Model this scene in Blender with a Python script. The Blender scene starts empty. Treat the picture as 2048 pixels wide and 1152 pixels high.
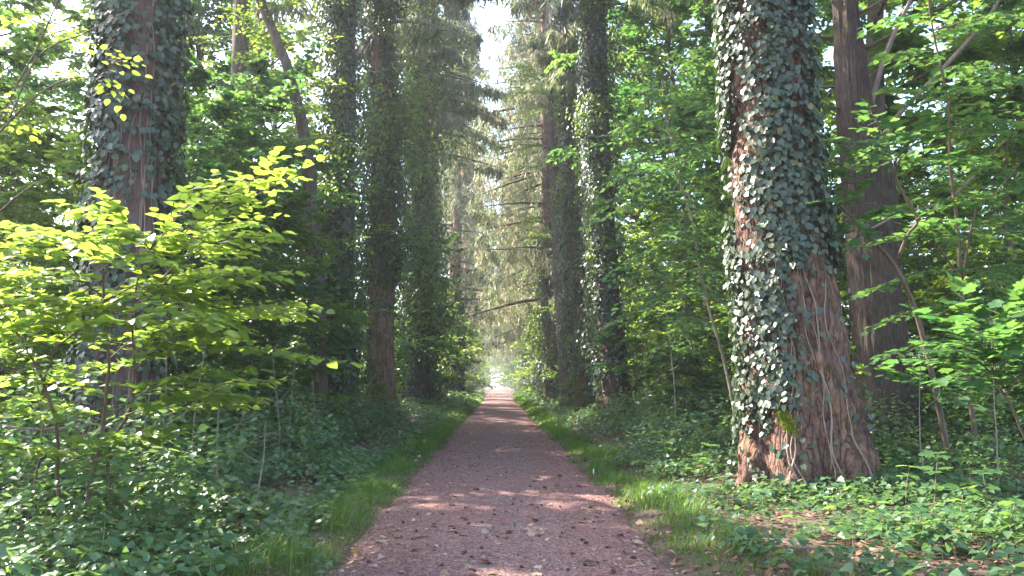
import bpy, math, random
import numpy as np
from mathutils import Vector, Matrix

scene = bpy.context.scene
C = scene.collection
R = math.radians

# ------------------------------------------------------------------ camera
F = 1518.0                      # focal length in photo pixels (2048 wide)
PITCH, YAW = math.atan(190 / F), math.atan(29 / F)
CAMZ = 1.6
cam_d = bpy.data.cameras.new('camera')
cam = bpy.data.objects.new('camera', cam_d)
C.objects.link(cam)
cam.location = (0, 0, CAMZ)
cam.rotation_euler = (math.pi / 2 + PITCH, 0, -YAW)
cam_d.sensor_width = 36
cam_d.lens = F / 2048 * 36
cam_d.clip_end = 3000
cam_d.clip_start = 0.05
scene.camera = cam

# ------------------------------------------------------------------ sky, sun, exposure
SUN_AZ, SUN_EL = -58.0, 41.0    # degrees left of the path direction, above the horizon
world = bpy.data.worlds.new('World')
scene.world = world
world.use_nodes = True
wn = world.node_tree.nodes
sky = wn.new('ShaderNodeTexSky')
sky.sky_type = 'NISHITA'
sky.sun_disc = False
sky.sun_elevation = R(SUN_EL)
sky.sun_rotation = R(SUN_AZ)
sky.dust_density = 2.0
wn['Background'].inputs['Strength'].default_value = 0.15
world.node_tree.links.new(sky.outputs['Color'], wn['Background'].inputs['Color'])
sun_d = bpy.data.lights.new('sun', 'SUN')
sun_d.energy = 4.4
sun_d.angle = R(0.6)
sun_d.color = (1.0, 0.93, 0.82)
sun = bpy.data.objects.new('sun', sun_d)
C.objects.link(sun)
to_sun = Vector((math.sin(R(SUN_AZ)) * math.cos(R(SUN_EL)), math.cos(R(SUN_AZ)) * math.cos(R(SUN_EL)), math.sin(R(SUN_EL))))
sun.rotation_euler = (-to_sun).to_track_quat('-Z', 'Y').to_euler()
sun.location = (-20, 10, 40)
vs = scene.view_settings
vs.view_transform = 'Standard'
vs.look = 'None'
vs.gamma = 1.0
vs.exposure = 2.6
scene.cycles.max_bounces = 8
scene.cycles.diffuse_bounces = 5
scene.cycles.transmission_bounces = 6
scene.cycles.caustics_reflective = False
scene.cycles.caustics_refractive = False

# ------------------------------------------------------------------ numeric helpers
rng = np.random.default_rng(7)


def hash2(ix, iy, seed):
    n = (ix.astype(np.int64) * 374761393 + iy.astype(np.int64) * 668265263 + seed * 974634777) & 0x7fffffff
    n = ((n ^ (n >> 13)) * 1274126177) & 0x7fffffff
    n = n ^ (n >> 16)
    return (n & 0xffff) / 65535.0


def vnoise(x, y, seed=0, perx=None):
    x = np.asarray(x, float); y = np.asarray(y, float)
    ix = np.floor(x); iy = np.floor(y)
    fx = x - ix; fy = y - iy
    fx = fx * fx * (3 - 2 * fx); fy = fy * fy * (3 - 2 * fy)
    ix1 = ix + 1
    if perx:
        ix = np.mod(ix, perx); ix1 = np.mod(ix1, perx)
    a = hash2(ix, iy, seed); b = hash2(ix1, iy, seed)
    c = hash2(ix, iy + 1, seed); d = hash2(ix1, iy + 1, seed)
    return (a * (1 - fx) + b * fx) * (1 - fy) + (c * (1 - fx) + d * fx) * fy


def fbm(x, y, seed=0, octv=3):
    s = 0; a = 0.5; t = 0
    for k in range(octv):
        s = s + a * vnoise(np.asarray(x) * 2 ** k, np.asarray(y) * 2 ** k, seed + k * 17)
        t += a; a *= 0.5
    return s / t


def nrm(v):
    return v / np.maximum(np.linalg.norm(v, axis=-1, keepdims=True), 1e-9)


def at(px, py, d):
    """World point seen at photo pixel (px, py) whose distance along the path is d."""
    x = (px - 1024) / F; z = -(py - 576) / F
    cp, sp = math.cos(PITCH), math.sin(PITCH)
    yy = cp - z * sp; zz = sp + z * cp
    cy, sy = math.cos(YAW), math.sin(YAW)
    X = x * cy + yy * sy; Y = -x * sy + yy * cy
    k = d / Y
    return np.array([X * k, d, CAMZ + zz * k])


def project(P):
    cy, sy = math.cos(YAW), math.sin(YAW)
    cp, sp = math.cos(PITCH), math.sin(PITCH)
    x = P[:, 0] * cy - P[:, 1] * sy
    y = P[:, 0] * sy + P[:, 1] * cy
    z = P[:, 2] - CAMZ
    dep = y * cp + z * sp
    zz = z * cp - y * sp
    dep = np.maximum(dep, 0.05)
    return 1024 + F * x / dep, 576 - F * zz / dep, dep


PL, PR = -1.43, 1.63            # edges of the path


def path_edges(y):
    y = np.asarray(y, float)
    l = PL + 0.30 * (fbm(y * 0.45, y * 0 + 3.1, 5) - 0.5) + 0.16 * (vnoise(y * 2.2, y * 0 + 9, 6) - 0.5)
    r = PR + 0.34 * (fbm(y * 0.4, y * 0 + 7.7, 8) - 0.5) + 0.18 * (vnoise(y * 2.0, y * 0 + 4, 9) - 0.5)
    return l, r


def groundz(x, y):
    x = np.asarray(x, float); y = np.asarray(y, float)
    d = np.maximum(np.abs(x - 0.1) - 1.35, 0)
    s = np.clip(d / 0.4, 0, 1); s = s * s * (3 - 2 * s)
    bank = 0.10 * np.clip((d - 0.3) / 3.0, 0, 1)
    return -0.06 + 0.075 * s + bank + 0.16 * (fbm(x * 0.5, y * 0.5, 2) - 0.5) * np.clip(d / 1.5, 0, 1)


def pathz(x, y):
    return 0.004 + 0.02 * (1 - ((x - 0.1) / 1.55) ** 2) + 0.035 * (fbm(x * 0.9, y * 0.7, 31) - 0.5)


# ------------------------------------------------------------------ mesh helpers
def new_mesh(name, V, faces, mat, tint=None, smooth=False):
    """faces: list of (M,k) int arrays."""
    me = bpy.data.meshes.new(name)
    V = np.ascontiguousarray(V, dtype=np.float32)
    faces = [np.asarray(f, dtype=np.int32) for f in faces if len(f)]
    nl = sum(f.size for f in faces); nf = sum(len(f) for f in faces)
    me.vertices.add(len(V)); me.vertices.foreach_set('co', V.ravel())
    me.loops.add(nl); me.loops.foreach_set('vertex_index', np.concatenate([f.ravel() for f in faces]))
    st = []; o = 0
    for f in faces:
        k = f.shape[1]
        st.append(o + np.arange(len(f)) * k); o += f.size
    me.polygons.add(nf); me.polygons.foreach_set('loop_start', np.concatenate(st).astype(np.int32))
    if smooth:
        me.polygons.foreach_set('use_smooth', np.ones(nf, bool))
    if tint is not None:
        a = me.attributes.new('tint', 'FLOAT', 'FACE')
        a.data.foreach_set('value', np.ascontiguousarray(tint, dtype=np.float32))
    me.update(calc_edges=True)
    if mat is not None:
        me.materials.append(mat)
    return me


def link(name, me, parent=None):
    o = bpy.data.objects.new(name, me)
    C.objects.link(o)
    if parent is not None:
        o.parent = parent
    return o


def thing(name, label, cat, loc=(0, 0, 0), group=None, rz=0.0, sc=1.0):
    o = bpy.data.objects.new(name, None)
    C.objects.link(o)
    o.empty_display_size = 0.2
    o.location = [float(v) for v in loc]
    o.rotation_euler = (0, 0, rz)
    o.scale = (sc, sc, sc)
    o['label'] = label
    o['category'] = cat
    if group:
        o['group'] = group
    return o


def tag(o, label, cat, group=None):
    o['label'] = label; o['category'] = cat
    if group:
        o['group'] = group
    return o


def stuff(o, label=None, cat=None):
    o['kind'] = 'stuff'
    if label:
        o['label'] = label
    if cat:
        o['category'] = cat
    return o


def structure(o, label):
    o['kind'] = 'structure'; o['label'] = label
    return o


class Acc:
    """Collects geometry for one mesh."""

    def __init__(s):
        s.V = []; s.F = {}; s.n = 0; s.T = {}

    def add(s, V, F, tint=0.5):
        F = np.asarray(F)
        k = F.shape[1]
        s.V.append(np.asarray(V, float)); s.F.setdefault(k, []).append(F + s.n)
        t = np.full(len(F), tint) if np.isscalar(tint) else np.asarray(tint)
        s.T.setdefault(k, []).append(t)
        s.n += len(V)

    def mesh(s, name, mat, off=(0, 0, 0), smooth=False):
        V = np.concatenate(s.V) - np.asarray(off)
        ks = sorted(s.F)
        return new_mesh(name, V, [np.concatenate(s.F[k]) for k in ks], mat, np.concatenate([np.concatenate(s.T[k]) for k in ks]), smooth)


def tube_geo(P, rad, sides=6):
    P = np.asarray(P, float); rad = np.asarray(rad, float)
    n = len(P)
    T = np.gradient(P, axis=0); T = nrm(T)
    ref = np.array([0, 0, 1.0]) if abs(T[:, 2].mean()) < 0.8 else np.array([1.0, 0, 0])
    A = nrm(np.cross(T, ref)); B = np.cross(T, A)
    th = np.arange(sides) * 2 * np.pi / sides
    V = P[:, None, :] + rad[:, None, None] * (np.cos(th)[None, :, None] * A[:, None, :] + np.sin(th)[None, :, None] * B[:, None, :])
    i = np.arange(n - 1)[:, None] * sides; j = np.arange(sides)[None, :]; j2 = (j + 1) % sides
    Fq = np.stack([i + j, i + j2, i + sides + j2, i + sides + j], -1).reshape(-1, 4)
    V = V.reshape(-1, 3)
    # closed tip and butt
    cap = np.array([[0, *[0] * 2]])
    V2 = np.concatenate([V, P[:1], P[-1:]])
    b0 = len(V); tri = []
    for k in range(sides):
        tri.append([b0, (k + 1) % sides, k]); tri.append([b0 + 1, (n - 1) * sides + k, (n - 1) * sides + (k + 1) % sides])
    return V2, Fq, np.array(tri)


def add_tube(acc, P, rad, sides=6, tint=0.5):
    V, Fq, Ft = tube_geo(P, rad, sides)
    n0 = acc.n
    acc.add(V, Fq, tint)
    acc.F.setdefault(3, []).append(Ft + n0); acc.T.setdefault(3, []).append(np.full(len(Ft), tint))


def smooth_path(pts, n=24):
    """Catmull-Rom through pts."""
    pts = np.asarray(pts, float)
    P = np.vstack([2 * pts[0] - pts[1], pts, 2 * pts[-1] - pts[-2]])
    m = len(pts) - 1
    t = np.linspace(0, m - 1e-6, n); i = t.astype(int); f = (t - i)[:, None]
    p0, p1, p2, p3 = P[i], P[i + 1], P[i + 2], P[i + 3]
    return 0.5 * ((2 * p1) + (-p0 + p2) * f + (2 * p0 - 5 * p1 + 4 * p2 - p3) * f ** 2 + (-p0 + 3 * p1 - 3 * p2 + p3) * f ** 3)


# ------------------------------------------------------------------ leaf shapes (stem at 0, tip along +Y, face up +Z)
def fan(outline, centre, drop=0.0):
    o = np.array(outline, float)
    V = np.vstack([[*centre], o]); n = len(o)
    Ft = np.array([[0, 1 + k, 1 + (k + 1) % n] for k in range(n)])
    return V, Ft


def sym(half):
    """half: list of (x,y,z) from stem to tip on the right side, both ends on the axis."""
    return half + [(-x, y, z) for x, y, z in half[-2:0:-1]]


LEAF_RHOMB = (np.array([(0, 0, 0), (.33, .45, .07), (0, 1, -.06), (-.33, .45, .07)]), np.array([(0, 1, 2), (0, 2, 3)]))
LEAF_HEX = (np.array([(0, 0, 0), (.30, .25, .06), (.30, .62, .05), (0, 1, -.08), (-.30, .62, .05), (-.30, .25, .06)]),
            np.array([(0, 1, 2), (0, 2, 3), (0, 3, 4), (0, 4, 5)]))
LEAF_OVAL = fan(sym([(0, 0, 0), (.24, .06, .05), (.40, .26, .09), (.41, .48, .08), (.35, .66, .05), (.24, .80, .01), (0, 1.0, -.10)]), (0, .45, -.01))
LEAF_IVY = fan(sym([(0, 0, 0), (.20, -.10, .02), (.46, .05, .05), (.36, .26, .05), (.48, .50, .04), (.22, .56, .03), (0, 1.0, -.05)]), (0, .3, -.03))
LEAF_MAPLE = fan(sym([(0, 0, 0), (.16, -.10, .02), (.42, -.02, .0), (.34, .16, .06), (.62, .42, .0), (.40, .44, .06), (.44, .62, .03), (.20, .58, .07), (.22, .80, .02), (0, 1.0, -.06)]), (0, .25, -.03))
LEAF_NETTLE = fan(sym([(0, 0, 0), (.26, .10, .05), (.33, .34, .07), (.24, .62, .03), (0, 1.0, -.14)]), (0, .35, -.02))
LEAF_STRIP = (np.array([(0, 0, 0), (.075, .5, .0), (0, 1, -.0), (-.075, .5, .0)]), np.array([(0, 1, 2), (0, 2, 3)]))


def flat_fan(outline):
    o = np.array(outline, float)
    return o, np.array([[0, k, k + 1] for k in range(1, len(o) - 1)])


IVY_LITE = flat_fan(sym([(0, 0, 0), (.40, -.04, .05), (.36, .26, .05), (.46, .5, .04), (0, 1.0, -.06)]))
LOBE_LITE = flat_fan(sym([(0, 0, 0), (.42, .10, .05), (.34, .42, .06), (0, 1.0, -.08)]))
NETTLE_LITE = flat_fan(sym([(0, 0, 0), (.30, .14, .06), (.31, .40, .06), (0, 1.0, -.12)]))


def leaf_frames(Y, N):
    Y = nrm(Y); X = nrm(np.cross(Y, N)); Z = np.cross(X, Y)
    return X, Y, Z


def add_leaves(acc, tmpl, pos, Y, N, size, tint):
    V0, F0 = tmpl
    n = len(pos); k = len(V0)
    if n == 0:
        return
    X, Y, Z = leaf_frames(Y, N)
    s = np.broadcast_to(np.asarray(size, float), (n,))[:, None, None]
    V = pos[:, None, :] + s * (V0[None, :, 0:1] * X[:, None, :] + V0[None, :, 1:2] * Y[:, None, :] + V0[None, :, 2:3] * Z[:, None, :])
    Fa = (F0[None] + (np.arange(n) * k)[:, None, None]).reshape(-1, F0.shape[1])
    acc.add(V.reshape(-1, 3), Fa, np.repeat(np.broadcast_to(tint, (n,)), len(F0)))


class LeafBag:
    """Collects single leaves before they become meshes."""

    def __init__(s):
        s.p = []; s.y = []; s.n = []; s.s = []; s.t = []

    def add(s, p, y, n, size, t):
        m = len(p)
        s.p.append(p); s.y.append(y); s.n.append(n)
        s.s.append(np.broadcast_to(size, (m,))); s.t.append(np.broadcast_to(t, (m,)))

    def cat(s):
        return [np.concatenate(a) for a in (s.p, s.y, s.n, s.s, s.t)]


_leafmesh = {}


def leaf_mesh(key, tmpl, mat, tint):
    q = int(np.clip(tint, 0, .999) * 6)
    k = (key, mat.name, q)
    if k not in _leafmesh:
        _leafmesh[k] = new_mesh('leaf', tmpl[0], [tmpl[1]], mat, np.full(len(tmpl[1]), (q + .5) / 6))
    return _leafmesh[k]


def build_leaves(root, bag, tmpl, key, mat, name, heroes=0, hero_tmpl=None, facing=None, base=None):
    """The largest-looking leaves become parts of their own, the rest one part of kind stuff."""
    p, y, n, s, t = bag.cat()
    base = np.array(root.location) if base is None else base
    mask = np.zeros(len(p), bool)
    if heroes:
        px, py, dep = project(p)
        vis = (px > 5) & (px < 2043) & (py > 5) & (py < 1147)
        if facing is not None:
            vis &= facing
        view = nrm(p - np.array([0, 0, CAMZ]))
        score = s / dep * (0.3 + np.abs((nrm(n) * view).sum(1))) * vis
        idx = np.argsort(-score)[:heroes]
        idx = idx[score[idx] > 0]
        mask[idx] = True
        X, Yv, Z = leaf_frames(y, n)
        ht = hero_tmpl or tmpl
        for i in idx:
            o = bpy.data.objects.new('leaf', leaf_mesh(key, ht, mat, t[i]))
            M = Matrix(((X[i, 0] * s[i], Yv[i, 0] * s[i], Z[i, 0] * s[i], p[i, 0] - base[0]),
                        (X[i, 1] * s[i], Yv[i, 1] * s[i], Z[i, 1] * s[i], p[i, 1] - base[1]),
                        (X[i, 2] * s[i], Yv[i, 2] * s[i], Z[i, 2] * s[i], p[i, 2] - base[2]), (0, 0, 0, 1)))
            C.objects.link(o); o.parent = root; o.matrix_local = M
    r = ~mask
    if r.any():
        acc = Acc(); add_leaves(acc, tmpl, p[r], y[r], n[r], s[r], t[r])
        o = link(name, acc.mesh(name, mat, base), root); o['kind'] = 'stuff'
        return o


# ------------------------------------------------------------------ materials
def mat_new(name):
    m = bpy.data.materials.new(name); m.use_nodes = True
    nt = m.node_tree
    for n in list(nt.nodes):
        if n.type != 'OUTPUT_MATERIAL':
            nt.nodes.remove(n)
    return m, nt, nt.nodes, nt.links, nt.nodes['Material Output']


def ramp(nodes, stops):
    r = nodes.new('ShaderNodeValToRGB')
    e = r.color_ramp.elements
    e[0].position, e[0].color = stops[0][0], (*stops[0][1], 1)
    e[1].position, e[1].color = stops[-1][0], (*stops[-1][1], 1)
    for p, c in stops[1:-1]:
        k = e.new(p); k.color = (*c, 1)
    return r


def leaf_material(name, stops, trans, rough=0.45, mixf=0.45, spec=0.5):
    """Per-leaf colour from the tint attribute; light shines through the blade."""
    m, nt, N, L, out = mat_new(name)
    a = N.new('ShaderNodeAttribute'); a.attribute_name = 'tint'
    r = ramp(N, stops); L.new(a.outputs['Fac'], r.inputs['Fac'])
    rt = ramp(N, trans); L.new(a.outputs['Fac'], rt.inputs['Fac'])
    b = N.new('ShaderNodeBsdfPrincipled')
    b.inputs['Roughness'].default_value = rough
    b.inputs['Specular IOR Level'].default_value = spec
    L.new(r.outputs['Color'], b.inputs['Base Color'])
    t = N.new('ShaderNodeBsdfTranslucent'); L.new(rt.outputs['Color'], t.inputs['Color'])
    mx = N.new('ShaderNodeMixShader'); mx.inputs['Fac'].default_value = mixf
    L.new(b.outputs[0], mx.inputs[1]); L.new(t.outputs[0], mx.inputs[2])
    L.new(mx.outputs[0], out.inputs['Surface'])
    return m


M_YOUNG = leaf_material('hazel_leaf', [(0, (.045, .095, .018)), (.5, (.075, .15, .025)), (1, (.12, .19, .03))],
                        [(0, (.26, .46, .05)), (1, (.50, .62, .08))], .42, .5)
M_MAPLE = leaf_material('maple_leaf', [(0, (.026, .075, .032)), (.5, (.045, .11, .045)), (1, (.085, .155, .045))],
                        [(0, (.09, .28, .06)), (1, (.30, .48, .08))], .40, .42)
M_CANOPY = leaf_material('canopy_leaf', [(0, (.022, .055, .016)), (.5, (.045, .095, .022)), (1, (.09, .14, .025))],
                         [(0, (.16, .32, .04)), (.6, (.32, .48, .05)), (1, (.52, .60, .08))], .45, .48)
M_IVY = leaf_material('ivy_leaf', [(0, (.030, .046, .028)), (.6, (.052, .076, .043)), (.93, (.08, .108, .05)), (1, (.18, .13, .04))],
                      [(0, (.03, .08, .012)), (1, (.12, .20, .02))], .40, .2, .5)
M_COVER = leaf_material('ground_cover_leaf', [(0, (.04, .095, .045)), (.5, (.08, .155, .07)), (.92, (.13, .21, .08)), (1, (.17, .13, .055))],
                        [(0, (.08, .20, .045)), (1, (.26, .38, .08))], .38, .38, .5)
M_GRASS = leaf_material('grass_blade', [(0, (.04, .10, .014)), (.6, (.07, .15, .02)), (.93, (.10, .17, .03)), (1, (.26, .22, .10))],
                        [(0, (.12, .28, .02)), (1, (.26, .40, .04))], .5, .42)
M_NEEDLE = leaf_material('needle_spray', [(0, (.05, .08, .045)), (.5, (.10, .13, .07)), (.85, (.18, .18, .11)), (1, (.30, .22, .16))],
                         [(0, (.14, .22, .07)), (.8, (.36, .38, .17)), (1, (.46, .36, .24))], .5, .4)
M_LITTER = leaf_material('dry_leaf', [(0, (.07, .035, .022)), (.35, (.16, .08, .05)), (.7, (.30, .17, .11)), (.95, (.46, .33, .24)), (1, (.5, .42, .08))],
                         [(0, (.06, .03, .015)), (1, (.35, .2, .1))], .6, .15, .3)


def bark_material(name, stops, scale=(1, 1, 1), bump=0.6, rough=.85, crack=14.0, moss=0.0, stretch=.16, dist=.05):
    m, nt, N, L, out = mat_new(name)
    tc = N.new('ShaderNodeTexCoord')
    mp = N.new('ShaderNodeMapping'); mp.inputs['Scale'].default_value = (crack, crack, crack * stretch)
    L.new(tc.outputs['Object'], mp.inputs['Vector'])
    n1 = N.new('ShaderNodeTexNoise'); n1.inputs['Scale'].default_value = 1.0; n1.inputs['Detail'].default_value = 6; n1.inputs['Roughness'].default_value = .62
    n1.inputs['Distortion'].default_value = .6
    L.new(mp.outputs[0], n1.inputs['Vector'])
    v = N.new('ShaderNodeTexVoronoi'); v.feature = 'DISTANCE_TO_EDGE'; v.inputs['Scale'].default_value = .8; v.inputs['Randomness'].default_value = 1
    mxv = N.new('ShaderNodeMix'); mxv.data_type = 'VECTOR'; mxv.inputs[0].default_value = .35
    L.new(mp.outputs[0], mxv.inputs[4]); L.new(n1.outputs['Color'], mxv.inputs[5])
    L.new(mxv.outputs[1], v.inputs['Vector'])
    n2 = N.new('ShaderNodeTexNoise'); n2.inputs['Scale'].default_value = 1.3; n2.inputs['Detail'].default_value = 5
    L.new(tc.outputs['Object'], n2.inputs['Vector'])
    ad = N.new('ShaderNodeMath'); ad.operation = 'ADD'; ad.use_clamp = True
    mul = N.new('ShaderNodeMath'); mul.operation = 'MULTIPLY'; mul.inputs[1].default_value = .7
    L.new(n1.outputs['Fac'], mul.inputs[0])
    mul2 = N.new('ShaderNodeMath'); mul2.operation = 'MULTIPLY'; mul2.inputs[1].default_value = .35
    L.new(n2.outputs['Fac'], mul2.inputs[0])
    L.new(mul.outputs[0], ad.inputs[0]); L.new(mul2.outputs[0], ad.inputs[1])
    r = ramp(N, stops); L.new(ad.outputs[0], r.inputs['Fac'])
    b = N.new('ShaderNodeBsdfPrincipled'); b.inputs['Roughness'].default_value = rough
    b.inputs['Specular IOR Level'].default_value = .2
    col = r.outputs['Color']
    if moss:
        n3 = N.new('ShaderNodeTexNoise'); n3.inputs['Scale'].default_value = 2.2; n3.inputs['Detail'].default_value = 8
        L.new(tc.outputs['Object'], n3.inputs['Vector'])
        rm = ramp(N, [(.58, (0, 0, 0)), (.72, (1, 1, 1))]); L.new(n3.outputs['Fac'], rm.inputs['Fac'])
        mm = N.new('ShaderNodeMath'); mm.operation = 'MULTIPLY'; mm.inputs[1].default_value = moss
        L.new(rm.outputs['Color'], mm.inputs[0])
        mc = N.new('ShaderNodeMix'); mc.data_type = 'RGBA'; mc.inputs[7].default_value = (.09, .12, .03, 1)
        L.new(mm.outputs[0], mc.inputs[0]); L.new(col, mc.inputs[6]); col = mc.outputs[2]
    L.new(col, b.inputs['Base Color'])
    hs = N.new('ShaderNodeMath'); hs.operation = 'MULTIPLY_ADD'; hs.inputs[1].default_value = .8
    L.new(v.outputs['Distance'], hs.inputs[0]); L.new(n1.outputs['Fac'], hs.inputs[2])
    bp = N.new('ShaderNodeBump'); bp.inputs['Strength'].default_value = bump; bp.inputs['Distance'].default_value = dist
    L.new(hs.outputs[0], bp.inputs['Height']); L.new(bp.outputs[0], b.inputs['Normal'])
    L.new(b.outputs[0], out.inputs['Surface'])
    return m


M_BARK_RED = bark_material('red_fibrous_bark', [(.30, (.045, .026, .020)), (.5, (.17, .092, .070)), (.62, (.27, .155, .12)), (.78, (.42, .29, .23))], bump=1.0, crack=11, moss=.3)
def foot_bark():
    m, nt, N, L, out = mat_new('rugged_red_bark')
    tc = N.new('ShaderNodeTexCoord')

    def mapped(sx, sz):
        mp = N.new('ShaderNodeMapping'); mp.inputs['Scale'].default_value = (sx, sx, sz); L.new(tc.outputs['Object'], mp.inputs['Vector']); return mp.outputs[0]

    def noise(vec, sc, det, ro=.6, di=0.0):
        n = N.new('ShaderNodeTexNoise'); n.inputs['Scale'].default_value = sc; n.inputs['Detail'].default_value = det; n.inputs['Roughness'].default_value = ro; n.inputs['Distortion'].default_value = di
        L.new(vec, n.inputs['Vector']); return n.outputs['Fac']

    def math_(op, a, b):
        k = N.new('ShaderNodeMath'); k.operation = op
        for i, v in enumerate((a, b)):
            if isinstance(v, (int, float)): k.inputs[i].default_value = v
            else: L.new(v, k.inputs[i])
        return k.outputs[0]
    wv = mapped(1, .26)
    warp = N.new('ShaderNodeTexNoise'); warp.inputs['Scale'].default_value = 5; warp.inputs['Detail'].default_value = 3; L.new(wv, warp.inputs['Vector'])
    mx = N.new('ShaderNodeMix'); mx.data_type = 'VECTOR'; mx.inputs[0].default_value = .30; L.new(wv, mx.inputs[4]); L.new(warp.outputs['Color'], mx.inputs[5])
    v = N.new('ShaderNodeTexVoronoi'); v.feature = 'DISTANCE_TO_EDGE'; v.inputs['Scale'].default_value = 9; L.new(mx.outputs[1], v.inputs['Vector'])
    crack = ramp(N, [(0, (.35, .35, .35)), (.07, (.75, .75, .75)), (.25, (1, 1, 1))]); L.new(v.outputs['Distance'], crack.inputs['Fac'])
    fine = noise(mapped(30, 16), 1, 6, .7, .4); mid = noise(mapped(9, 5), 1, 5); big = noise(mapped(1.6, 1.2), 1, 4)
    col = ramp(N, [(.30, (.07, .038, .030)), (.45, (.17, .092, .070)), (.58, (.28, .165, .125)), (.75, (.46, .34, .27))])
    L.new(math_('ADD', math_('MULTIPLY', fine, .5), math_('MULTIPLY', mid, .5)), col.inputs['Fac'])
    tone = ramp(N, [(.40, (.85, .75, .72)), (.5, (1, 1, 1)), (.62, (1.05, 1.0, .8))]); L.new(big, tone.inputs['Fac'])
    m1 = N.new('ShaderNodeMix'); m1.data_type = 'RGBA'; m1.blend_type = 'MULTIPLY'; m1.inputs[0].default_value = 1
    L.new(col.outputs['Color'], m1.inputs[6]); L.new(tone.outputs['Color'], m1.inputs[7])
    dk = N.new('ShaderNodeMix'); dk.data_type = 'RGBA'; dk.inputs[6].default_value = (.025, .015, .012, 1)
    L.new(crack.outputs['Color'], dk.inputs[0]); L.new(m1.outputs[2], dk.inputs[7])
    b = N.new('ShaderNodeBsdfPrincipled'); b.inputs['Roughness'].default_value = .88; b.inputs['Specular IOR Level'].default_value = .2
    L.new(dk.outputs[2], b.inputs['Base Color'])
    h = math_('ADD', math_('MULTIPLY', crack.outputs['Color'], .8), math_('ADD', math_('MULTIPLY', mid, .9), math_('MULTIPLY', fine, .5)))
    bp = N.new('ShaderNodeBump'); bp.inputs['Strength'].default_value = 1; bp.inputs['Distance'].default_value = .07
    L.new(h, bp.inputs['Height']); L.new(bp.outputs[0], b.inputs['Normal']); L.new(b.outputs[0], out.inputs['Surface'])
    return m


M_BARK_FOOT = foot_bark()
M_BARK_OAK = bark_material('fine_furrowed_bark', [(.30, (.018, .012, .010)), (.5, (.075, .052, .043)), (.72, (.17, .125, .105))], bump=1.0, crack=40, moss=.4, stretch=.12, dist=.06)
M_BARK_DARK = bark_material('dark_red_bark', [(.30, (.03, .02, .018)), (.5, (.105, .06, .052)), (.75, (.21, .13, .11))], bump=1.0, crack=9)
M_BARK_GREY = bark_material('grey_furrowed_bark', [(.30, (.028, .02, .017)), (.5, (.10, .076, .064)), (.75, (.21, .165, .14))], bump=1.0, crack=16, moss=.4)
M_TWIG = bark_material('brown_twig_bark', [(.25, (.05, .034, .025)), (.5, (.12, .082, .06)), (.75, (.21, .155, .12))], bump=.3, crack=20)
M_VINE = bark_material('ivy_stem_bark', [(.25, (.13, .085, .06)), (.5, (.26, .18, .14)), (.75, (.36, .28, .22))], bump=.3, crack=20)
M_DEAD = bark_material('dead_branch_bark', [(.25, (.10, .07, .058)), (.5, (.22, .165, .14)), (.75, (.36, .29, .25))], bump=.3, crack=20)


def ground_material():
    m, nt, N, L, out = mat_new('forest_floor')
    tc = N.new('ShaderNodeTexCoord')
    n1 = N.new('ShaderNodeTexNoise'); n1.inputs['Scale'].default_value = 9; n1.inputs['Detail'].default_value = 9; n1.inputs['Roughness'].default_value = .7
    L.new(tc.outputs['Object'], n1.inputs['Vector'])
    r = ramp(N, [(.3, (.03, .02, .014)), (.5, (.085, .052, .036)), (.68, (.17, .105, .072)), (.8, (.26, .17, .12))])
    L.new(n1.outputs['Fac'], r.inputs['Fac'])
    b = N.new('ShaderNodeBsdfPrincipled'); b.inputs['Roughness'].default_value = .9
    L.new(r.outputs['Color'], b.inputs['Base Color'])
    bp = N.new('ShaderNodeBump'); bp.inputs['Strength'].default_value = .8; bp.inputs['Distance'].default_value = .04
    L.new(n1.outputs['Fac'], bp.inputs['Height']); L.new(bp.outputs[0], b.inputs['Normal'])
    L.new(b.outputs[0], out.inputs['Surface'])
    return m


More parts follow.
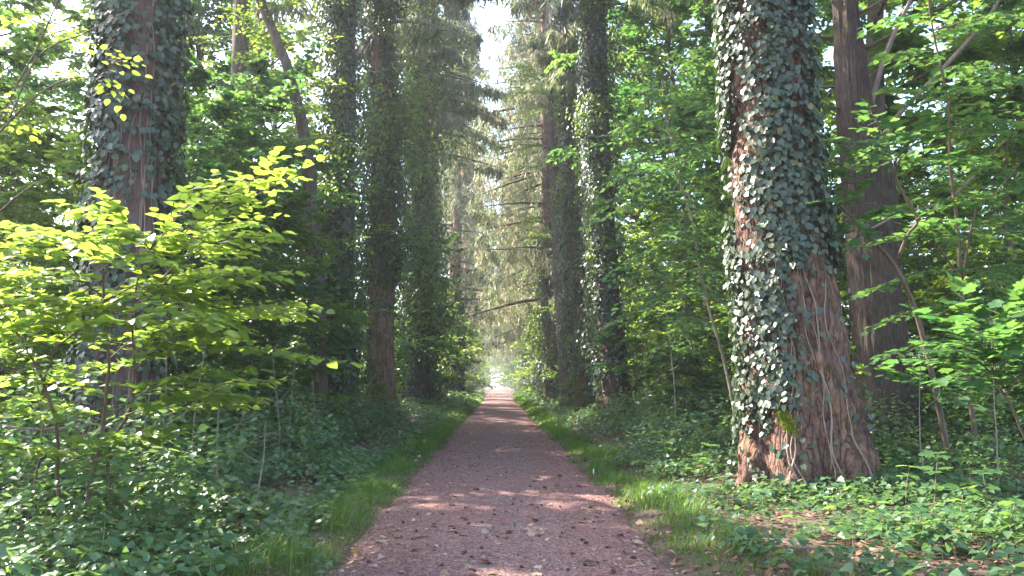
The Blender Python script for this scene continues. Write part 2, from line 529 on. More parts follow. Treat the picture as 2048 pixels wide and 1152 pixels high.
def path_material():
    m, nt, N, L, out = mat_new('needle_strewn_path')
    tc = N.new('ShaderNodeTexCoord')

    def noise(s, d, ro=.6):
        n = N.new('ShaderNodeTexNoise'); n.inputs['Scale'].default_value = s; n.inputs['Detail'].default_value = d; n.inputs['Roughness'].default_value = ro
        L.new(tc.outputs['Object'], n.inputs['Vector']); return n
    nf = noise(34, 8, .85); nm = noise(7, 5); nl = noise(.9, 4)
    vo = N.new('ShaderNodeTexVoronoi'); vo.inputs['Scale'].default_value = 62; L.new(tc.outputs['Object'], vo.inputs['Vector'])
    mxn = N.new('ShaderNodeMix'); mxn.data_type = 'FLOAT'; mxn.inputs[0].default_value = .42
    sc_ = N.new('ShaderNodeSeparateColor'); L.new(vo.outputs['Color'], sc_.inputs[0])
    L.new(nf.outputs['Fac'], mxn.inputs[2]); L.new(sc_.outputs['Red'], mxn.inputs[3])
    r1 = ramp(N, [(.22, (.055, .026, .024)), (.42, (.15, .074, .068)), (.58, (.25, .13, .118)), (.72, (.38, .235, .21)), (.85, (.52, .37, .33))])
    L.new(mxn.outputs[0], r1.inputs['Fac'])
    # worn, stony strips where the needles have been trodden away
    r2 = ramp(N, [(.25, (.06, .05, .052)), (.5, (.155, .13, .13)), (.75, (.36, .32, .31))])
    L.new(mxn.outputs[0], r2.inputs['Fac'])
    sx = N.new('ShaderNodeSeparateXYZ'); L.new(tc.outputs['Object'], sx.inputs[0])
    ad = N.new('ShaderNodeMath'); ad.operation = 'ADD'; ad.inputs[1].default_value = -.1
    L.new(sx.outputs['X'], ad.inputs[0])
    ab = N.new('ShaderNodeMath'); ab.operation = 'ABSOLUTE'; L.new(ad.outputs[0], ab.inputs[0])
    rx = ramp(N, [(.25, (1, 1, 1)), (.85, (0, 0, 0))]); L.new(ab.outputs[0], rx.inputs['Fac'])
    rl = ramp(N, [(.42, (0, 0, 0)), (.62, (1, 1, 1))]); L.new(nl.outputs['Fac'], rl.inputs['Fac'])
    rm = ramp(N, [(.4, (0, 0, 0)), (.6, (1, 1, 1))]); L.new(nm.outputs['Fac'], rm.inputs['Fac'])
    mu = N.new('ShaderNodeMath'); mu.operation = 'MULTIPLY'; L.new(rx.outputs['Color'], mu.inputs[0]); L.new(rl.outputs['Color'], mu.inputs[1])
    mu2 = N.new('ShaderNodeMath'); mu2.operation = 'MULTIPLY'; L.new(mu.outputs[0], mu2.inputs[0]); L.new(rm.outputs['Color'], mu2.inputs[1])
    mu3 = N.new('ShaderNodeMath'); mu3.operation = 'MULTIPLY'; mu3.inputs[1].default_value = .75; L.new(mu2.outputs[0], mu3.inputs[0])
    mc = N.new('ShaderNodeMix'); mc.data_type = 'RGBA'
    L.new(mu3.outputs[0], mc.inputs[0]); L.new(r1.outputs['Color'], mc.inputs[6]); L.new(r2.outputs['Color'], mc.inputs[7])
    b = N.new('ShaderNodeBsdfPrincipled'); b.inputs['Roughness'].default_value = .85; b.inputs['Specular IOR Level'].default_value = .25
    L.new(mc.outputs[2], b.inputs['Base Color'])
    hs = N.new('ShaderNodeMath'); hs.operation = 'MULTIPLY_ADD'; hs.inputs[1].default_value = 2.0
    L.new(nm.outputs['Fac'], hs.inputs[0]); L.new(mxn.outputs[0], hs.inputs[2])
    bp = N.new('ShaderNodeBump'); bp.inputs['Strength'].default_value = .9; bp.inputs['Distance'].default_value = .018
    L.new(hs.outputs[0], bp.inputs['Height']); L.new(bp.outputs[0], b.inputs['Normal'])
    L.new(b.outputs[0], out.inputs['Surface'])
    return m


def plain_material(name, col, rough=.7, var=.3, scale=30):
    m, nt, N, L, out = mat_new(name)
    tc = N.new('ShaderNodeTexCoord')
    n = N.new('ShaderNodeTexNoise'); n.inputs['Scale'].default_value = scale; n.inputs['Detail'].default_value = 4
    L.new(tc.outputs['Object'], n.inputs['Vector'])
    r = ramp(N, [(.3, tuple(c * (1 - var) for c in col)), (.7, tuple(min(c * (1 + var), .9) for c in col))])
    L.new(n.outputs['Fac'], r.inputs['Fac'])
    b = N.new('ShaderNodeBsdfPrincipled'); b.inputs['Roughness'].default_value = rough
    L.new(r.outputs['Color'], b.inputs['Base Color']); L.new(b.outputs[0], out.inputs['Surface'])
    return m


M_GROUND = ground_material()
M_PATH = path_material()
M_CONE = plain_material('cone_scales', (.055, .033, .026), .75, .4, 60)
M_WHITE = plain_material('weathered_white_plastic', (.72, .70, .66), .5, .12, 40)
M_MOSS = leaf_material('moss', [(0, (.16, .22, .02)), (1, (.34, .40, .03))], [(0, (.16, .22, .01)), (1, (.3, .36, .02))], .8, .25, .2)

# ------------------------------------------------------------------ ground and path
def grid_mesh(name, xs, ys, zf, mat):
    X, Y = np.meshgrid(xs, ys)
    V = np.stack([X, Y, zf(X, Y)], -1).reshape(-1, 3)
    nx, ny = len(xs), len(ys)
    i = np.arange(ny - 1)[:, None] * nx + np.arange(nx - 1)[None]
    Fq = np.stack([i, i + 1, i + nx + 1, i + nx], -1).reshape(-1, 4)
    return new_mesh(name, V, [Fq], mat, None, True)


xs = np.unique(np.concatenate([np.linspace(-420, -26, 24), np.arange(-26, -3, .6), np.arange(-3, 3.2, .12), np.arange(3.2, 26, .6), np.linspace(26, 420, 24)]))
ys = np.unique(np.concatenate([np.linspace(-60, 0, 12), np.arange(0, 30, .35), np.arange(30, 90, 1.2), np.linspace(90, 700, 60)]))
structure(link('ground', grid_mesh('ground', xs, ys, groundz, M_GROUND)), 'brown forest floor with leaf litter on both sides of the path')

ys = np.unique(np.concatenate([np.arange(-8, 24, .12), np.arange(24, 70, .5), np.linspace(70, 420, 90)]))
el, er = path_edges(ys)
u = np.linspace(0, 1, 34)
X = el[:, None] * (1 - u) + er[:, None] * u
Y = np.repeat(ys[:, None], len(u), 1)
Z = pathz(X, Y) - 0.05 * np.clip((np.abs(u - .5) * 2 - .9) / .1, 0, 1)[None]
i = np.arange(len(ys) - 1)[:, None] * len(u) + np.arange(len(u) - 1)[None]
structure(link('path', new_mesh('path', np.stack([X, Y, Z], -1).reshape(-1, 3), [np.stack([i, i + 1, i + len(u) + 1, i + len(u)], -1).reshape(-1, 4)], M_PATH, None, True)),
          'straight reddish path strewn with needles running down the avenue')


# ------------------------------------------------------------------ trunks
class Trunk:
    """Round tapering trunk with root flare: centre line and radius by height."""

    def __init__(s, zs, cx, cy, r, flare=.35, flare_h=.8, lobes=6, seed=0, lobe=.12):
        o = np.argsort(zs)
        s.zs = np.asarray(zs, float)[o]; s.cx = np.asarray(cx, float)[o]; s.cy = np.asarray(cy, float)[o]; s.r = np.asarray(r, float)[o]
        s.flare, s.fh, s.lobes, s.seed, s.lobe = flare, flare_h, lobes, seed, lobe
        g = np.random.default_rng(seed + 50)
        s.ph = g.uniform(0, 6.28, 5)
        s.base = np.array([np.interp(0, s.zs, s.cx), np.interp(0, s.zs, s.cy), 0.0])
        s.top = s.zs[-1]

    def centre(s, z):
        return np.interp(z, s.zs, s.cx), np.interp(z, s.zs, s.cy)

    def radius(s, z, th):
        r = np.interp(z, s.zs, s.r)
        e = np.exp(-np.maximum(z, -.3) / s.fh)
        lob = np.cos(s.lobes * th + s.ph[0] + .5 * np.sin(th * 2 + s.ph[1])) * .6 + np.cos((s.lobes - 2) * th + s.ph[2]) * .4
        return r * (1 + s.flare * e + s.lobe * lob * (e * 1.6 + .15) + .04 * np.cos(2 * th + s.ph[3] + z * .25))

    def surf(s, z, th, off=0.0):
        cx, cy = s.centre(z); r = s.radius(z, th) + off
        return np.stack([cx + r * np.cos(th), cy + r * np.sin(th), z + 0 * th], -1)

    def mesh(s, name, mat, nth, nz, ztop, furrow=.03, fk=26, knob=0.0):
        zz = -.35 + (ztop + .35) * np.linspace(0, 1, nz) ** 1.6
        th = np.linspace(0, 2 * np.pi, nth, endpoint=False)
        Zg, Tg = np.meshgrid(zz, th, indexing='ij')
        w = (vnoise(Tg / (2 * np.pi) * 8, Zg * .8, s.seed + 1, 8) - .5) * 2.2
        a = vnoise(Tg / (2 * np.pi) * fk + w * .8, Zg * 1.1, s.seed + 2)
        a2 = vnoise(Tg / (2 * np.pi) * fk * 2, Zg * 5.0, s.seed + 3, fk * 2)
        a3 = vnoise(Tg / (2 * np.pi) * 10, Zg * 2.5, s.seed + 4, 10)
        # blend the seam of the unperiodic furrow noise
        seam = np.clip(np.minimum(Tg, 2 * np.pi - Tg) / .25, 0, 1)
        d = furrow * ((1 - np.abs(a * 2 - 1)) * 1.2 * seam + a2 * .5 + a3 * .7 - 1.0)
        if knob:    # lumps, folds and wrinkles of old bark, strongest near the foot
            k1 = np.abs(vnoise(Tg / (2 * np.pi) * 18 + w, Zg * 3.2, s.seed + 5) * 2 - 1)
            k2 = np.abs(vnoise(Tg / (2 * np.pi) * 44, Zg * 11, s.seed + 6, 44) * 2 - 1)
            k3 = vnoise(Tg / (2 * np.pi) * 90, Zg * 24, s.seed + 7, 90)
            d = d + knob * (.4 + .9 * np.exp(-np.maximum(Zg, 0) / 1.6)) * (1.3 * k1 * seam + .7 * k2 + .35 * k3 - 1.0)
        Pt = s.surf(Zg, Tg, d)
        V = Pt.reshape(-1, 3) - s.base
        i = np.arange(nz - 1)[:, None] * nth; j = np.arange(nth)[None]; j2 = (j + 1) % nth
        Fq = np.stack([i + j, i + j2, i + nth + j2, i + nth + j], -1).reshape(-1, 4)
        return new_mesh(name, V, [Fq], mat, None, True)


def trunk_px(spec, d, top=34.0, seed=0, **kw):
    """spec: (px, py, half width in px) from the ground up, all at distance d; goes on to the tree top."""
    zs, cx, r = [], [], []
    for px, py, hw in spec:
        p = at(px, py, d); zs.append(p[2]); cx.append(p[0]); r.append(hw / F * math.hypot(d, p[0]))
    o = np.argsort(zs); zs = list(np.array(zs)[o]); cx = list(np.array(cx)[o]); r = list(np.array(r)[o])
    # continue with the lean of the upper part fading out
    z0, x0, r0 = zs[-1], cx[-1], r[-1]
    sl = (cx[-1] - cx[-2]) / max(zs[-1] - zs[-2], .1)
    for f in (.25, .5, .75, 1):
        z = z0 + (top - z0) * f
        zs.append(z); cx.append(x0 + sl * (top - z0) * (f - f * f * .5) * .6); r.append(max(r0 * (1 - f * .9), .05))
    if zs[0] > -.3:
        zs.insert(0, -.4); cx.insert(0, cx[0]); r.insert(0, r[0])
    return Trunk(zs, cx, [d] * len(zs), r, seed=seed, **kw)


def ivy_bag(tr, n, z0, z1, dens, size, off, seed, tuft=0.0, thr=None):
    g = np.random.default_rng(seed)
    bag = LeafBag()
    m = n * 6
    z = g.uniform(z0, z1, m); th = g.uniform(0, 2 * np.pi, m)
    base = tr.base
    thc = math.atan2(-base[1], -base[0])
    uu = np.sin(th - thc); front = np.cos(th - thc)
    dn = dens(z, uu, front, th)
    keep = g.random(m) < dn
    z, th, front = z[keep][:n], th[keep][:n], front[keep][:n]
    k = len(z)
    bul = tuft * np.clip(fbm(th * 1.6 + seed, z * .55, seed) * 2.2 - .75, 0, 1.3) if tuft else 0
    o = g.uniform(off[0], off[1], k) + bul * g.uniform(.25, 1, k)
    p = tr.surf(z, th, o)
    outw = np.stack([np.cos(th), np.sin(th), 0 * th], -1)
    tang = np.stack([-np.sin(th), np.cos(th), 0 * th], -1)
    up = np.array([0, 0, 1.0])
    yv = -up * g.uniform(.5, 1.1, (k, 1)) + tang * g.normal(0, .55, (k, 1)) + outw * g.uniform(-.1, .55, (k, 1))
    nv = outw + up * g.uniform(.1, .9, (k, 1)) + tang * g.normal(0, .35, (k, 1)) + g.normal(0, .15, (k, 3))
    s = g.uniform(size[0], size[1], k) * (1 - .25 * g.random(k))
    t = np.clip(g.beta(2, 2.6, k) + (fbm(th * 1.3 + 5, z * .8, seed + 9) - .5) * .5 + (g.random(k) > .985) * .5, 0, 1)
    bag.add(p, yv, nv, s, t)
    return bag, front > .05


def vines(root, tr, n, z0, z1, seed, r=.010, uu=(-1, 1), lift=0.0):
    g = np.random.default_rng(seed)
    thc = math.atan2(-tr.base[1], -tr.base[0])
    for k in range(n):
        u0 = g.uniform(*uu)
        th0 = thc + math.asin(np.clip(u0, -.97, .97))
        a, b = z0 + g.uniform(0, .4), z0 + (z1 - z0) * g.uniform(.6, 1)
        m = 40
        z = np.linspace(a, b, m)
        th = th0 + .16 * (fbm(z * 1.2, z * 0 + k * 3.3, seed, 3) - .5) * 2 + .05 * np.sin(z * 5 + k)
        rr = r * g.uniform(.55, 1.2)
        P = tr.surf(z, th, rr * 1.2 + .012 + lift) - tr.base
        acc = Acc(); add_tube(acc, P, np.linspace(rr * 1.2, rr * .6, m), 5)
        link('vine', acc.mesh('vine', M_VINE, smooth=True), root)


# ------------------------------------------------------------------ conifer crowns and leafy crowns (shared meshes)
def conifer_crown(seed, z0, z1, rmax, nb, drop=1.0, brown=.15, strips=10):
    g = np.random.default_rng(seed)
    bag = LeafBag(); wood = Acc()
    for b in range(nb):
        f = (b + g.random()) / nb
        z = z0 + (z1 - z0) * f ** .9
        L = rmax * (1 - f ** 1.4 * .82) * g.uniform(.6, 1.12)
        az = g.uniform(0, 6.283)
        d = np.array([math.cos(az), math.sin(az), 0])
        m = 9
        t = np.linspace(0, 1, m)[:, None]
        rise = g.uniform(-.25, .15)
        P = d * L * t + np.array([0, 0, z]) + np.array([0, 0, 1.0]) * (rise * L * t - .28 * L * t ** 2 + .10 * L * t ** 3)
        add_tube(wood, P, np.linspace(.05 + .012 * L, .008, m), 4)
        nt = int(14 + L * 9)
        tt = g.uniform(.12, 1, nt) ** .8
        S = np.stack([np.interp(tt, t[:, 0], P[:, c]) for c in range(3)], -1)
        side = np.array([-d[1], d[0], 0])
        sw = g.normal(0, .30, (nt, 1)) * (1.15 - tt[:, None]) * L * .45
        S = S + side * sw
        hang = drop * g.uniform(.3, 1.0, nt) * (1.1 - .4 * tt)
        col = np.clip(g.beta(2, 3, nt) + (g.random(nt) < brown) * .5, 0, 1)
        k = strips
        u = g.random((nt, k))
        pos = S[:, None, :] - np.array([0, 0, 1.0]) * (u * hang[:, None])[..., None] + g.normal(0, .05, (nt, k, 3))
        outd = g.normal(0, 1, (nt, k, 3)); outd[..., 2] = -1.3 - g.random((nt, k)) * 1.2
        pos = pos.reshape(-1, 3); outd = outd.reshape(-1, 3)
        bag.add(pos, outd, g.normal(0, 1, (len(pos), 3)), g.uniform(.25, .62, len(pos)), np.clip(np.repeat(col, k) + g.normal(0, .08, nt * k), 0, 1))
    p, y, n, s, t = bag.cat()
    acc = Acc(); add_leaves(acc, LEAF_STRIP, p, y, n, s, t)
    return acc.mesh('crown', M_NEEDLE), wood.mesh('branches', M_TWIG, smooth=True)


def leafy_tree(seed, H, z0, rad, nb, ntw, nl, leaf, tmpl, mat, trunk_r=.07, lean=.05, shape='oval', elev=(5, 40), tw_len=.30, flat=.35, wig=.25):
    """Trunk, branches and leaves of a tree whose leaves lie in flat layered sprays."""
    g = np.random.default_rng(seed)
    m = 14
    tz = np.linspace(-.15, H, m)
    la = g.uniform(0, 6.28)
    bx = np.cumsum(g.normal(0, wig * H * .02, m)) + lean * tz * math.cos(la)
    by = np.cumsum(g.normal(0, wig * H * .02, m)) + lean * tz * math.sin(la)
    bx -= np.interp(0, tz, bx); by -= np.interp(0, tz, by)
    tr = Acc(); add_tube(tr, np.stack([bx, by, tz], -1), trunk_r * (1 - .88 * (tz / H).clip(0, 1)) * (1 + .5 * np.exp(-np.maximum(tz, 0) / .25)), 8)
    wood = Acc(); bag = LeafBag()
    f = (np.arange(nb) + g.random(nb)) / nb
    zb = z0 + (H - z0) * f * .97
    if shape == 'oval':
        prof = np.sqrt(np.clip(1 - (f * 1.9 - .8) ** 2 / 1.35, .12, 1))
    else:
        prof = 1.05 - .75 * f
    Lb = rad * prof * g.uniform(.6, 1.12, nb)
    az = np.arange(nb) * 2.4 + g.normal(0, .5, nb)
    el = np.radians(g.uniform(elev[0], elev[1], nb)) * (.5 + .9 * f)
    t9 = np.linspace(0, 1, 8)
    for b in range(nb):
        s0 = np.array([np.interp(zb[b], tz, bx), np.interp(zb[b], tz, by), zb[b]])
        d = np.array([math.cos(az[b]) * math.cos(el[b]), math.sin(az[b]) * math.cos(el[b]), math.sin(el[b])])
        L = Lb[b]
        bend = g.normal(0, .17, 3) * L
        P = s0 + d * L * t9[:, None] + bend * (t9 ** 2)[:, None] - np.array([0, 0, 1.]) * (.16 * L * t9 ** 2.2)[:, None]
        r0 = max(trunk_r * .32 * (1 - .6 * f[b]) * (.5 + L / rad * .5), .006)
        add_tube(wood, P, np.linspace(r0, .003, 8), 4)
        tt = g.uniform(.15, 1, ntw) ** .75
        S = np.stack([np.interp(tt, t9, P[:, c]) for c in range(3)], -1)
        hd = nrm(np.array([d[0], d[1], 0])); sd = np.array([-hd[1], hd[0], 0])
        sg = np.where(g.random(ntw) < .5, -1, 1)
        an = np.radians(g.uniform(20, 75, ntw)) * sg
        td = hd * np.cos(an)[:, None] + sd * np.sin(an)[:, None] + np.array([0, 0, 1.]) * g.normal(.0, .30, ntw)[:, None]
        tl = L * tw_len * (1.25 - .8 * tt) * g.uniform(.5, 1.2, ntw)
        uu = (np.arange(nl)[None] + g.random((ntw, nl))) / nl
        pos = S[:, None] + td[:, None] * (uu * tl[:, None])[..., None] + np.array([0, 0, -1.]) * (uu ** 2 * tl[:, None] * .18)[..., None]
        sgl = np.where((np.arange(nl)[None] + g.integers(0, 2, (ntw, 1))) % 2 == 0, -1, 1)
        tsd = np.stack([-td[:, 1], td[:, 0], 0 * td[:, 0]], -1)
        ly = td[:, None] * .7 + tsd[:, None] * (sgl * g.uniform(.4, 1.1, (ntw, nl)))[..., None] + g.normal(0, .22, (ntw, nl, 3)) - np.array([0, 0, .15])
        ln = np.array([0, 0, 1.]) + g.normal(0, flat, (ntw, nl, 3))
        tint = np.clip(.45 + g.normal(0, .12) + g.normal(0, .10, (ntw, 1)) + g.normal(0, .13, (ntw, nl)) + .12 * (f[b] - .4), 0, 1)
        bag.add(pos.reshape(-1, 3), ly.reshape(-1, 3), ln.reshape(-1, 3), (leaf * g.uniform(.6, 1.15, (ntw, nl))).ravel(), tint.ravel())
        # a few twigs are thick enough to show
        for q in range(0, ntw, 3):
            add_tube(wood, np.stack([S[q], S[q] + td[q] * tl[q]]), np.array([.005, .002]) * (1 + trunk_r * 4), 3)
    return tr, wood, bag


ORD = ['nearest', 'second', 'third', 'fourth', 'fifth', 'sixth', 'seventh', 'eighth', 'ninth', 'tenth', 'eleventh', 'twelfth',
       'thirteenth', 'fourteenth', 'fifteenth', 'sixteenth', 'seventeenth', 'eighteenth', 'nineteenth', 'twentieth', 'twenty-first', 'twenty-second',
       'twenty-third', 'twenty-fourth', 'twenty-fifth', 'twenty-sixth', 'twenty-seventh', 'twenty-eighth', 'twenty-ninth', 'thirtieth', 'thirty-first', 'thirty-second',
       'thirty-third', 'thirty-fourth', 'thirty-fifth', 'thirty-sixth', 'thirty-seventh', 'thirty-eighth', 'thirty-ninth', 'fortieth']

CON = [conifer_crown(100 + k, z0, 34, 4.6, 64, 1.0, br) for k, (z0, br) in enumerate([(15, .12), (16, .2), (17, .1)])]
CON_LOW = conifer_crown(120, 7.0, 44, 7.6, 160, 1.9, .35, 8)
CON_LOW2 = conifer_crown(121, 8.5, 42, 7.0, 140, 1.7, .25, 8)


def put_crown(root, tr, pair, rz):
    """A crown modelled round a straight axis, set on this trunk's own axis."""
    cx, cy = tr.centre(18.0)
    for nm, me in zip(('crown', 'branches'), pair):
        o = link(nm, me, root); o.location = (cx - tr.base[0], cy - tr.base[1], 0); o.rotation_euler = (0, 0, rz); o['kind'] = 'stuff'


def dead_branches(root, tr, n, z0, z1, seed, lmax=2.6, r0=.03, az=None):
    g = np.random.default_rng(seed)
    for k in range(n):
        z = g.uniform(z0, z1); th = g.uniform(0, 6.283) if az is None else g.uniform(*az)
        L = g.uniform(.35, 1) * lmax
        p0 = tr.surf(np.array([z]), np.array([th]), -.03)[0] - tr.base
        d = np.array([math.cos(th), math.sin(th), g.uniform(-.55, .25)])
        t = np.linspace(0, 1, 9)[:, None]
        P = p0 + d * L * t + g.normal(0, .07, 3) * L * t ** 2 + np.cumsum(g.normal(0, .008, (9, 3)) * L, 0)
        acc = Acc(); add_tube(acc, P, np.linspace(r0 * g.uniform(.6, 1.1), .004, 9), 5)
        for q in range(g.integers(0, 3)):
            i = g.integers(3, 8)
            dd = nrm(d + g.normal(0, .6, 3)); 
            acc2 = np.stack([P[i], P[i] + dd * L * .2, P[i] + dd * L * .35 + np.array([0, 0, -.05 * L])])
            add_tube(acc, acc2, [.007, .005, .002], 4)
        link('branch', acc.mesh('branch', M_DEAD, smooth=True), root)


# ------------------------------------------------------------------ the avenue trees
AV = 'ivy-clad conifers lining the avenue'
# right, nearest: the great trunk with the flared foot
T = trunk_px([(1628, 1000, 112), (1612, 900, 104), (1598, 750, 90), (1570, 550, 80), (1545, 300, 72), (1527, 0, 68)], 11.0, 34, seed=11, flare=.24, flare_h=.6, lobes=7, lobe=.19)
R1 = thing('avenue_tree', 'huge ivy-covered trunk with flared reddish foot at the right edge of the path', 'tree', T.base, AV)
link('trunk', T.mesh('trunk', M_BARK_FOOT, 220, 290, 32, .075, 24, .05), R1)
zb = 3.15


def dens_r1(z, uu, front, th):
    patch = fbm(th * 2.2, z * .9, 77)
    low = np.where(uu < -.15, 1.0, np.clip(.55 - uu * 1.5, .045, 1))
    foot = np.clip((z - .75) / .6, .12, 1)
    d = np.where(z > zb + .5 * (patch - .5), np.clip(patch * 4.2 - 1.25, .07, 1), low * foot * np.clip(patch * 2.3 - .3, .15, 1))
    d = np.where(front > -.25, d, d * .4)
    d = np.where((np.abs(z - 1.06) < .24) & (np.abs(uu + .27) < .2) & (front > 0), 0, d)
    return d


bag, fr = ivy_bag(T, 11000, .15, 10.0, dens_r1, (.065, .13), (.05, .22), 21)
build_leaves(R1, bag, IVY_LITE, 'ivy', M_IVY, 'ivy', 300, LEAF_IVY, fr)
vines(R1, T, 7, .1, 6.5, 36, .010, (-.35, .8), .045)
put_crown(R1, T, CON[0], .4)
# little cushion of moss on the near side of its foot
g = np.random.default_rng(3)
pm = at(1583, 843, 10.1); thm = math.atan2(pm[1] - T.base[1], pm[0] - T.base[0])
n = 700
zz = pm[2] + g.normal(0, .075, n); tt = thm + (zz - pm[2]) * -.55 + g.normal(0, .05, n)
acc = Acc(); P = T.surf(zz, tt, .09)
ow = np.stack([np.cos(tt), np.sin(tt), 0 * tt], -1)
add_leaves(acc, LEAF_RHOMB, P, ow + g.normal(0, .6, (n, 3)), g.normal(0, 1, (n, 3)), .035, g.random(n))
o = link('moss', acc.mesh('moss', M_MOSS, T.base), R1); o['kind'] = 'stuff'; o['label'] = 'bright green cushion of moss'
TR1 = T

# left, nearest: dark against the light
T = trunk_px([(232, 1000, 66), (240, 740, 64), (257, 550, 60), (270, 300, 56), (289, 0, 53)], 11.3, 34, seed=12, flare=.25, flare_h=.5, lobes=6)
L1 = thing('avenue_tree', 'broad dark ivy-wrapped trunk rising behind the bright hazel sapling at left', 'tree', T.base, AV)
link('trunk', T.mesh('trunk', M_BARK_DARK, 100, 180, 32, .035, 22), L1)


def dens_l1(z, uu, front, th):
    patch = fbm(th * 2.0, z * .8, 99)
    edge = np.clip(np.abs(uu - .1) * 1.7, .16, 1)
    return np.clip(patch * 2.8 - .45, .10, 1) * edge * np.clip((z - .8) / 2.0, .08, 1)


bag, fr = ivy_bag(T, 10000, .3, 10, dens_l1, (.075, .14), (.02, .26), 22)
build_leaves(L1, bag, IVY_LITE, 'ivy', M_IVY, 'ivy', 300, LEAF_IVY, fr)
vines(L1, T, 9, .3, 9.0, 32, .014, (-.7, .8))
put_crown(L1, T, CON[1], 1.9)


def avenue_tree(spec, d, seed, label, mat, n_ivy, ivy_z, dens, leaf, tuft, crown, nth=40, nz=90, nv=0, dead=0, furrow=.03, off=(.02, .22), deadz=(6, 20), bark_mat=None):
    top = 44 if crown is CON_LOW else 34
    T = trunk_px(spec, d, top, seed=seed)
    rt = thing('avenue_tree', label, 'tree', T.base, AV)
    link('trunk', T.mesh('trunk', mat, nth, nz, top - 1, furrow, 16), rt)
    if n_ivy:
        bag, fr = ivy_bag(T, n_ivy, ivy_z[0], ivy_z[1], dens, leaf, off, seed + 40, tuft)
        build_leaves(rt, bag, LEAF_HEX, 'ivyfar', M_IVY, 'ivy')
    if nv:
        vines(rt, T, nv, .3, ivy_z[1] * .6, seed + 3, .016)
    if dead:
        dead_branches(rt, T, dead, deadz[0], deadz[1], seed + 7, 3.0, .035)
    if crown is not None:
        put_crown(rt, T, crown, seed * .7)
    return T, rt


def dens_even(lo=.1, k=2.2, z_on=0.5, side=0.0, seed=5):
    def f(z, uu, front, th):
        patch = fbm(th * 1.8, z * .6, seed)
        return np.clip(patch * k - .35, lo, 1) * np.clip((z - z_on) / 1.2, .1, 1) * np.clip(1 - side * uu, .12, 1.6) * np.where(front > -.5, 1, .5)
    return f


M_BUSH = leaf_material('flowering_ivy_leaf', [(0, (.026, .058, .022)), (.5, (.05, .10, .032)), (1, (.10, .15, .04))], [(0, (.10, .22, .03)), (1, (.34, .44, .06))], .45, .38)


def ivy_bushes(rt, T, n, zr, rr, leaf, seed, uu=(-1, 1), per=230):
    """Bushy clumps of flowering ivy standing out from the trunk."""
    g = np.random.default_rng(seed); bag = LeafBag()
    thc = math.atan2(-T.base[1], -T.base[0])
    for k in range(n):
        z = g.uniform(*zr); u_ = g.uniform(*uu); th = thc + math.asin(np.clip(u_, -.98, .98)) + (np.pi if g.random() < .25 else 0)
        r = g.uniform(*rr)
        c = T.surf(np.array([z]), np.array([th]), r * .65)[0]
        m = int(per * (r / rr[1]) ** 2) + 20
        d = nrm(g.normal(0, 1, (m, 3))); q = g.random((m, 1)) ** .45
        lump = .7 + .6 * vnoise(d[:, 0] * 2.5 + k * 7, d[:, 2] * 2.5, seed)[:, None]
        p = c + d * q * r * lump * [1, 1, 1.15] - np.array([0, 0, .25]) * r
        y = d + g.normal(0, .6, (m, 3)) - np.array([0, 0, .5]); nn = d * .6 + np.array([0, 0, .8]) + g.normal(0, .35, (m, 3))
        bag.add(p, y, nn, leaf * g.uniform(.6, 1.1, m), np.clip(.42 + g.normal(0, .1) + g.normal(0, .15, m), 0, 1))
    build_leaves(rt, bag, LEAF_HEX, 'bush', M_BUSH, 'ivy_bush')


TREES = {}
TREES['L2'] = avenue_tree([(683, 872, 31), (680, 650, 27), (684, 400, 24), (688, 200, 22), (690, 0, 21)], 23, 13,
                          'ivy-clad trunk at left with sunlit ivy on its left flank, second from the camera', M_BARK_DARK, 11000, (.2, 15.5),
                          dens_even(.12, 2.4, .8, .75, 61), (.10, .17), .6, CON[2], 56, 130, 6, 5)
TREES['L3'] = avenue_tree([(762, 850, 29), (762, 700, 26), (765, 500, 25), (766, 300, 23), (764, 0, 21)], 28, 14,
                          'reddish trunk at left with bare bark below and ivy above, third from the camera', M_BARK_RED, 13000, (1.5, 19),
                          lambda z, uu, fr, th: np.clip(fbm(th * 1.8, z * .5, 63) * 2.4 - .4, .06, 1) * np.where(z > 5.2, 1, np.where(uu < -.5, .5, .04)), (.11, .18), .5, CON[0], 56, 130, 4, 7)
TREES['L4'] = avenue_tree([(838, 806, 20), (838, 600, 17), (842, 300, 15), (844, 0, 13)], 42, 15,
                          'dark trunk at left densely shrouded in ivy, fourth from the camera', M_BARK_DARK, 15000, (.4, 26),
                          dens_even(.25, 2.6, .2, 0, 65), (.14, .24), 1.2, CON[1], 40, 90, 0, 4, deadz=(9, 22))
TREES['R2'] = avenue_tree([(1236, 806, 27), (1217, 600, 22), (1199, 300, 20), (1191, 0, 19)], 26, 16,
                          'slim leaning trunk at right wrapped in dark ivy, second from the camera', M_BARK_DARK, 11000, (.2, 17.5),
                          dens_even(.12, 2.6, 1.0, .55, 67), (.10, .17), .7, CON[1], 56, 130, 4, 2)
TREES['R3'] = avenue_tree([(1167, 795, 19), (1155, 600, 15), (1144, 400, 13), (1138, 200, 11), (1133, 0, 10)], 37, 17,
                          'trunk at right with sunlit reddish ivy, beside the smooth grey one', M_BARK_RED, 9500, (.2, 21),
                          dens_even(.12, 2.5, .8, .6, 69), (.12, .22), .7, CON[2], 40, 90, 0, 4, deadz=(9, 20))
TREES['R4'] = avenue_tree([(1108, 775, 17), (1099, 600, 14), (1093, 400, 11), (1090, 0, 8)], 54, 18,
                          'tall conifer at right with pale upper trunk and curtains of hanging needles', M_BARK_RED, 5000, (.2, 13),
                          dens_even(.15, 2.2, .2, 0, 71), (.15, .26), .6, CON_LOW, 36, 80, 0, 16, deadz=(8, 27))
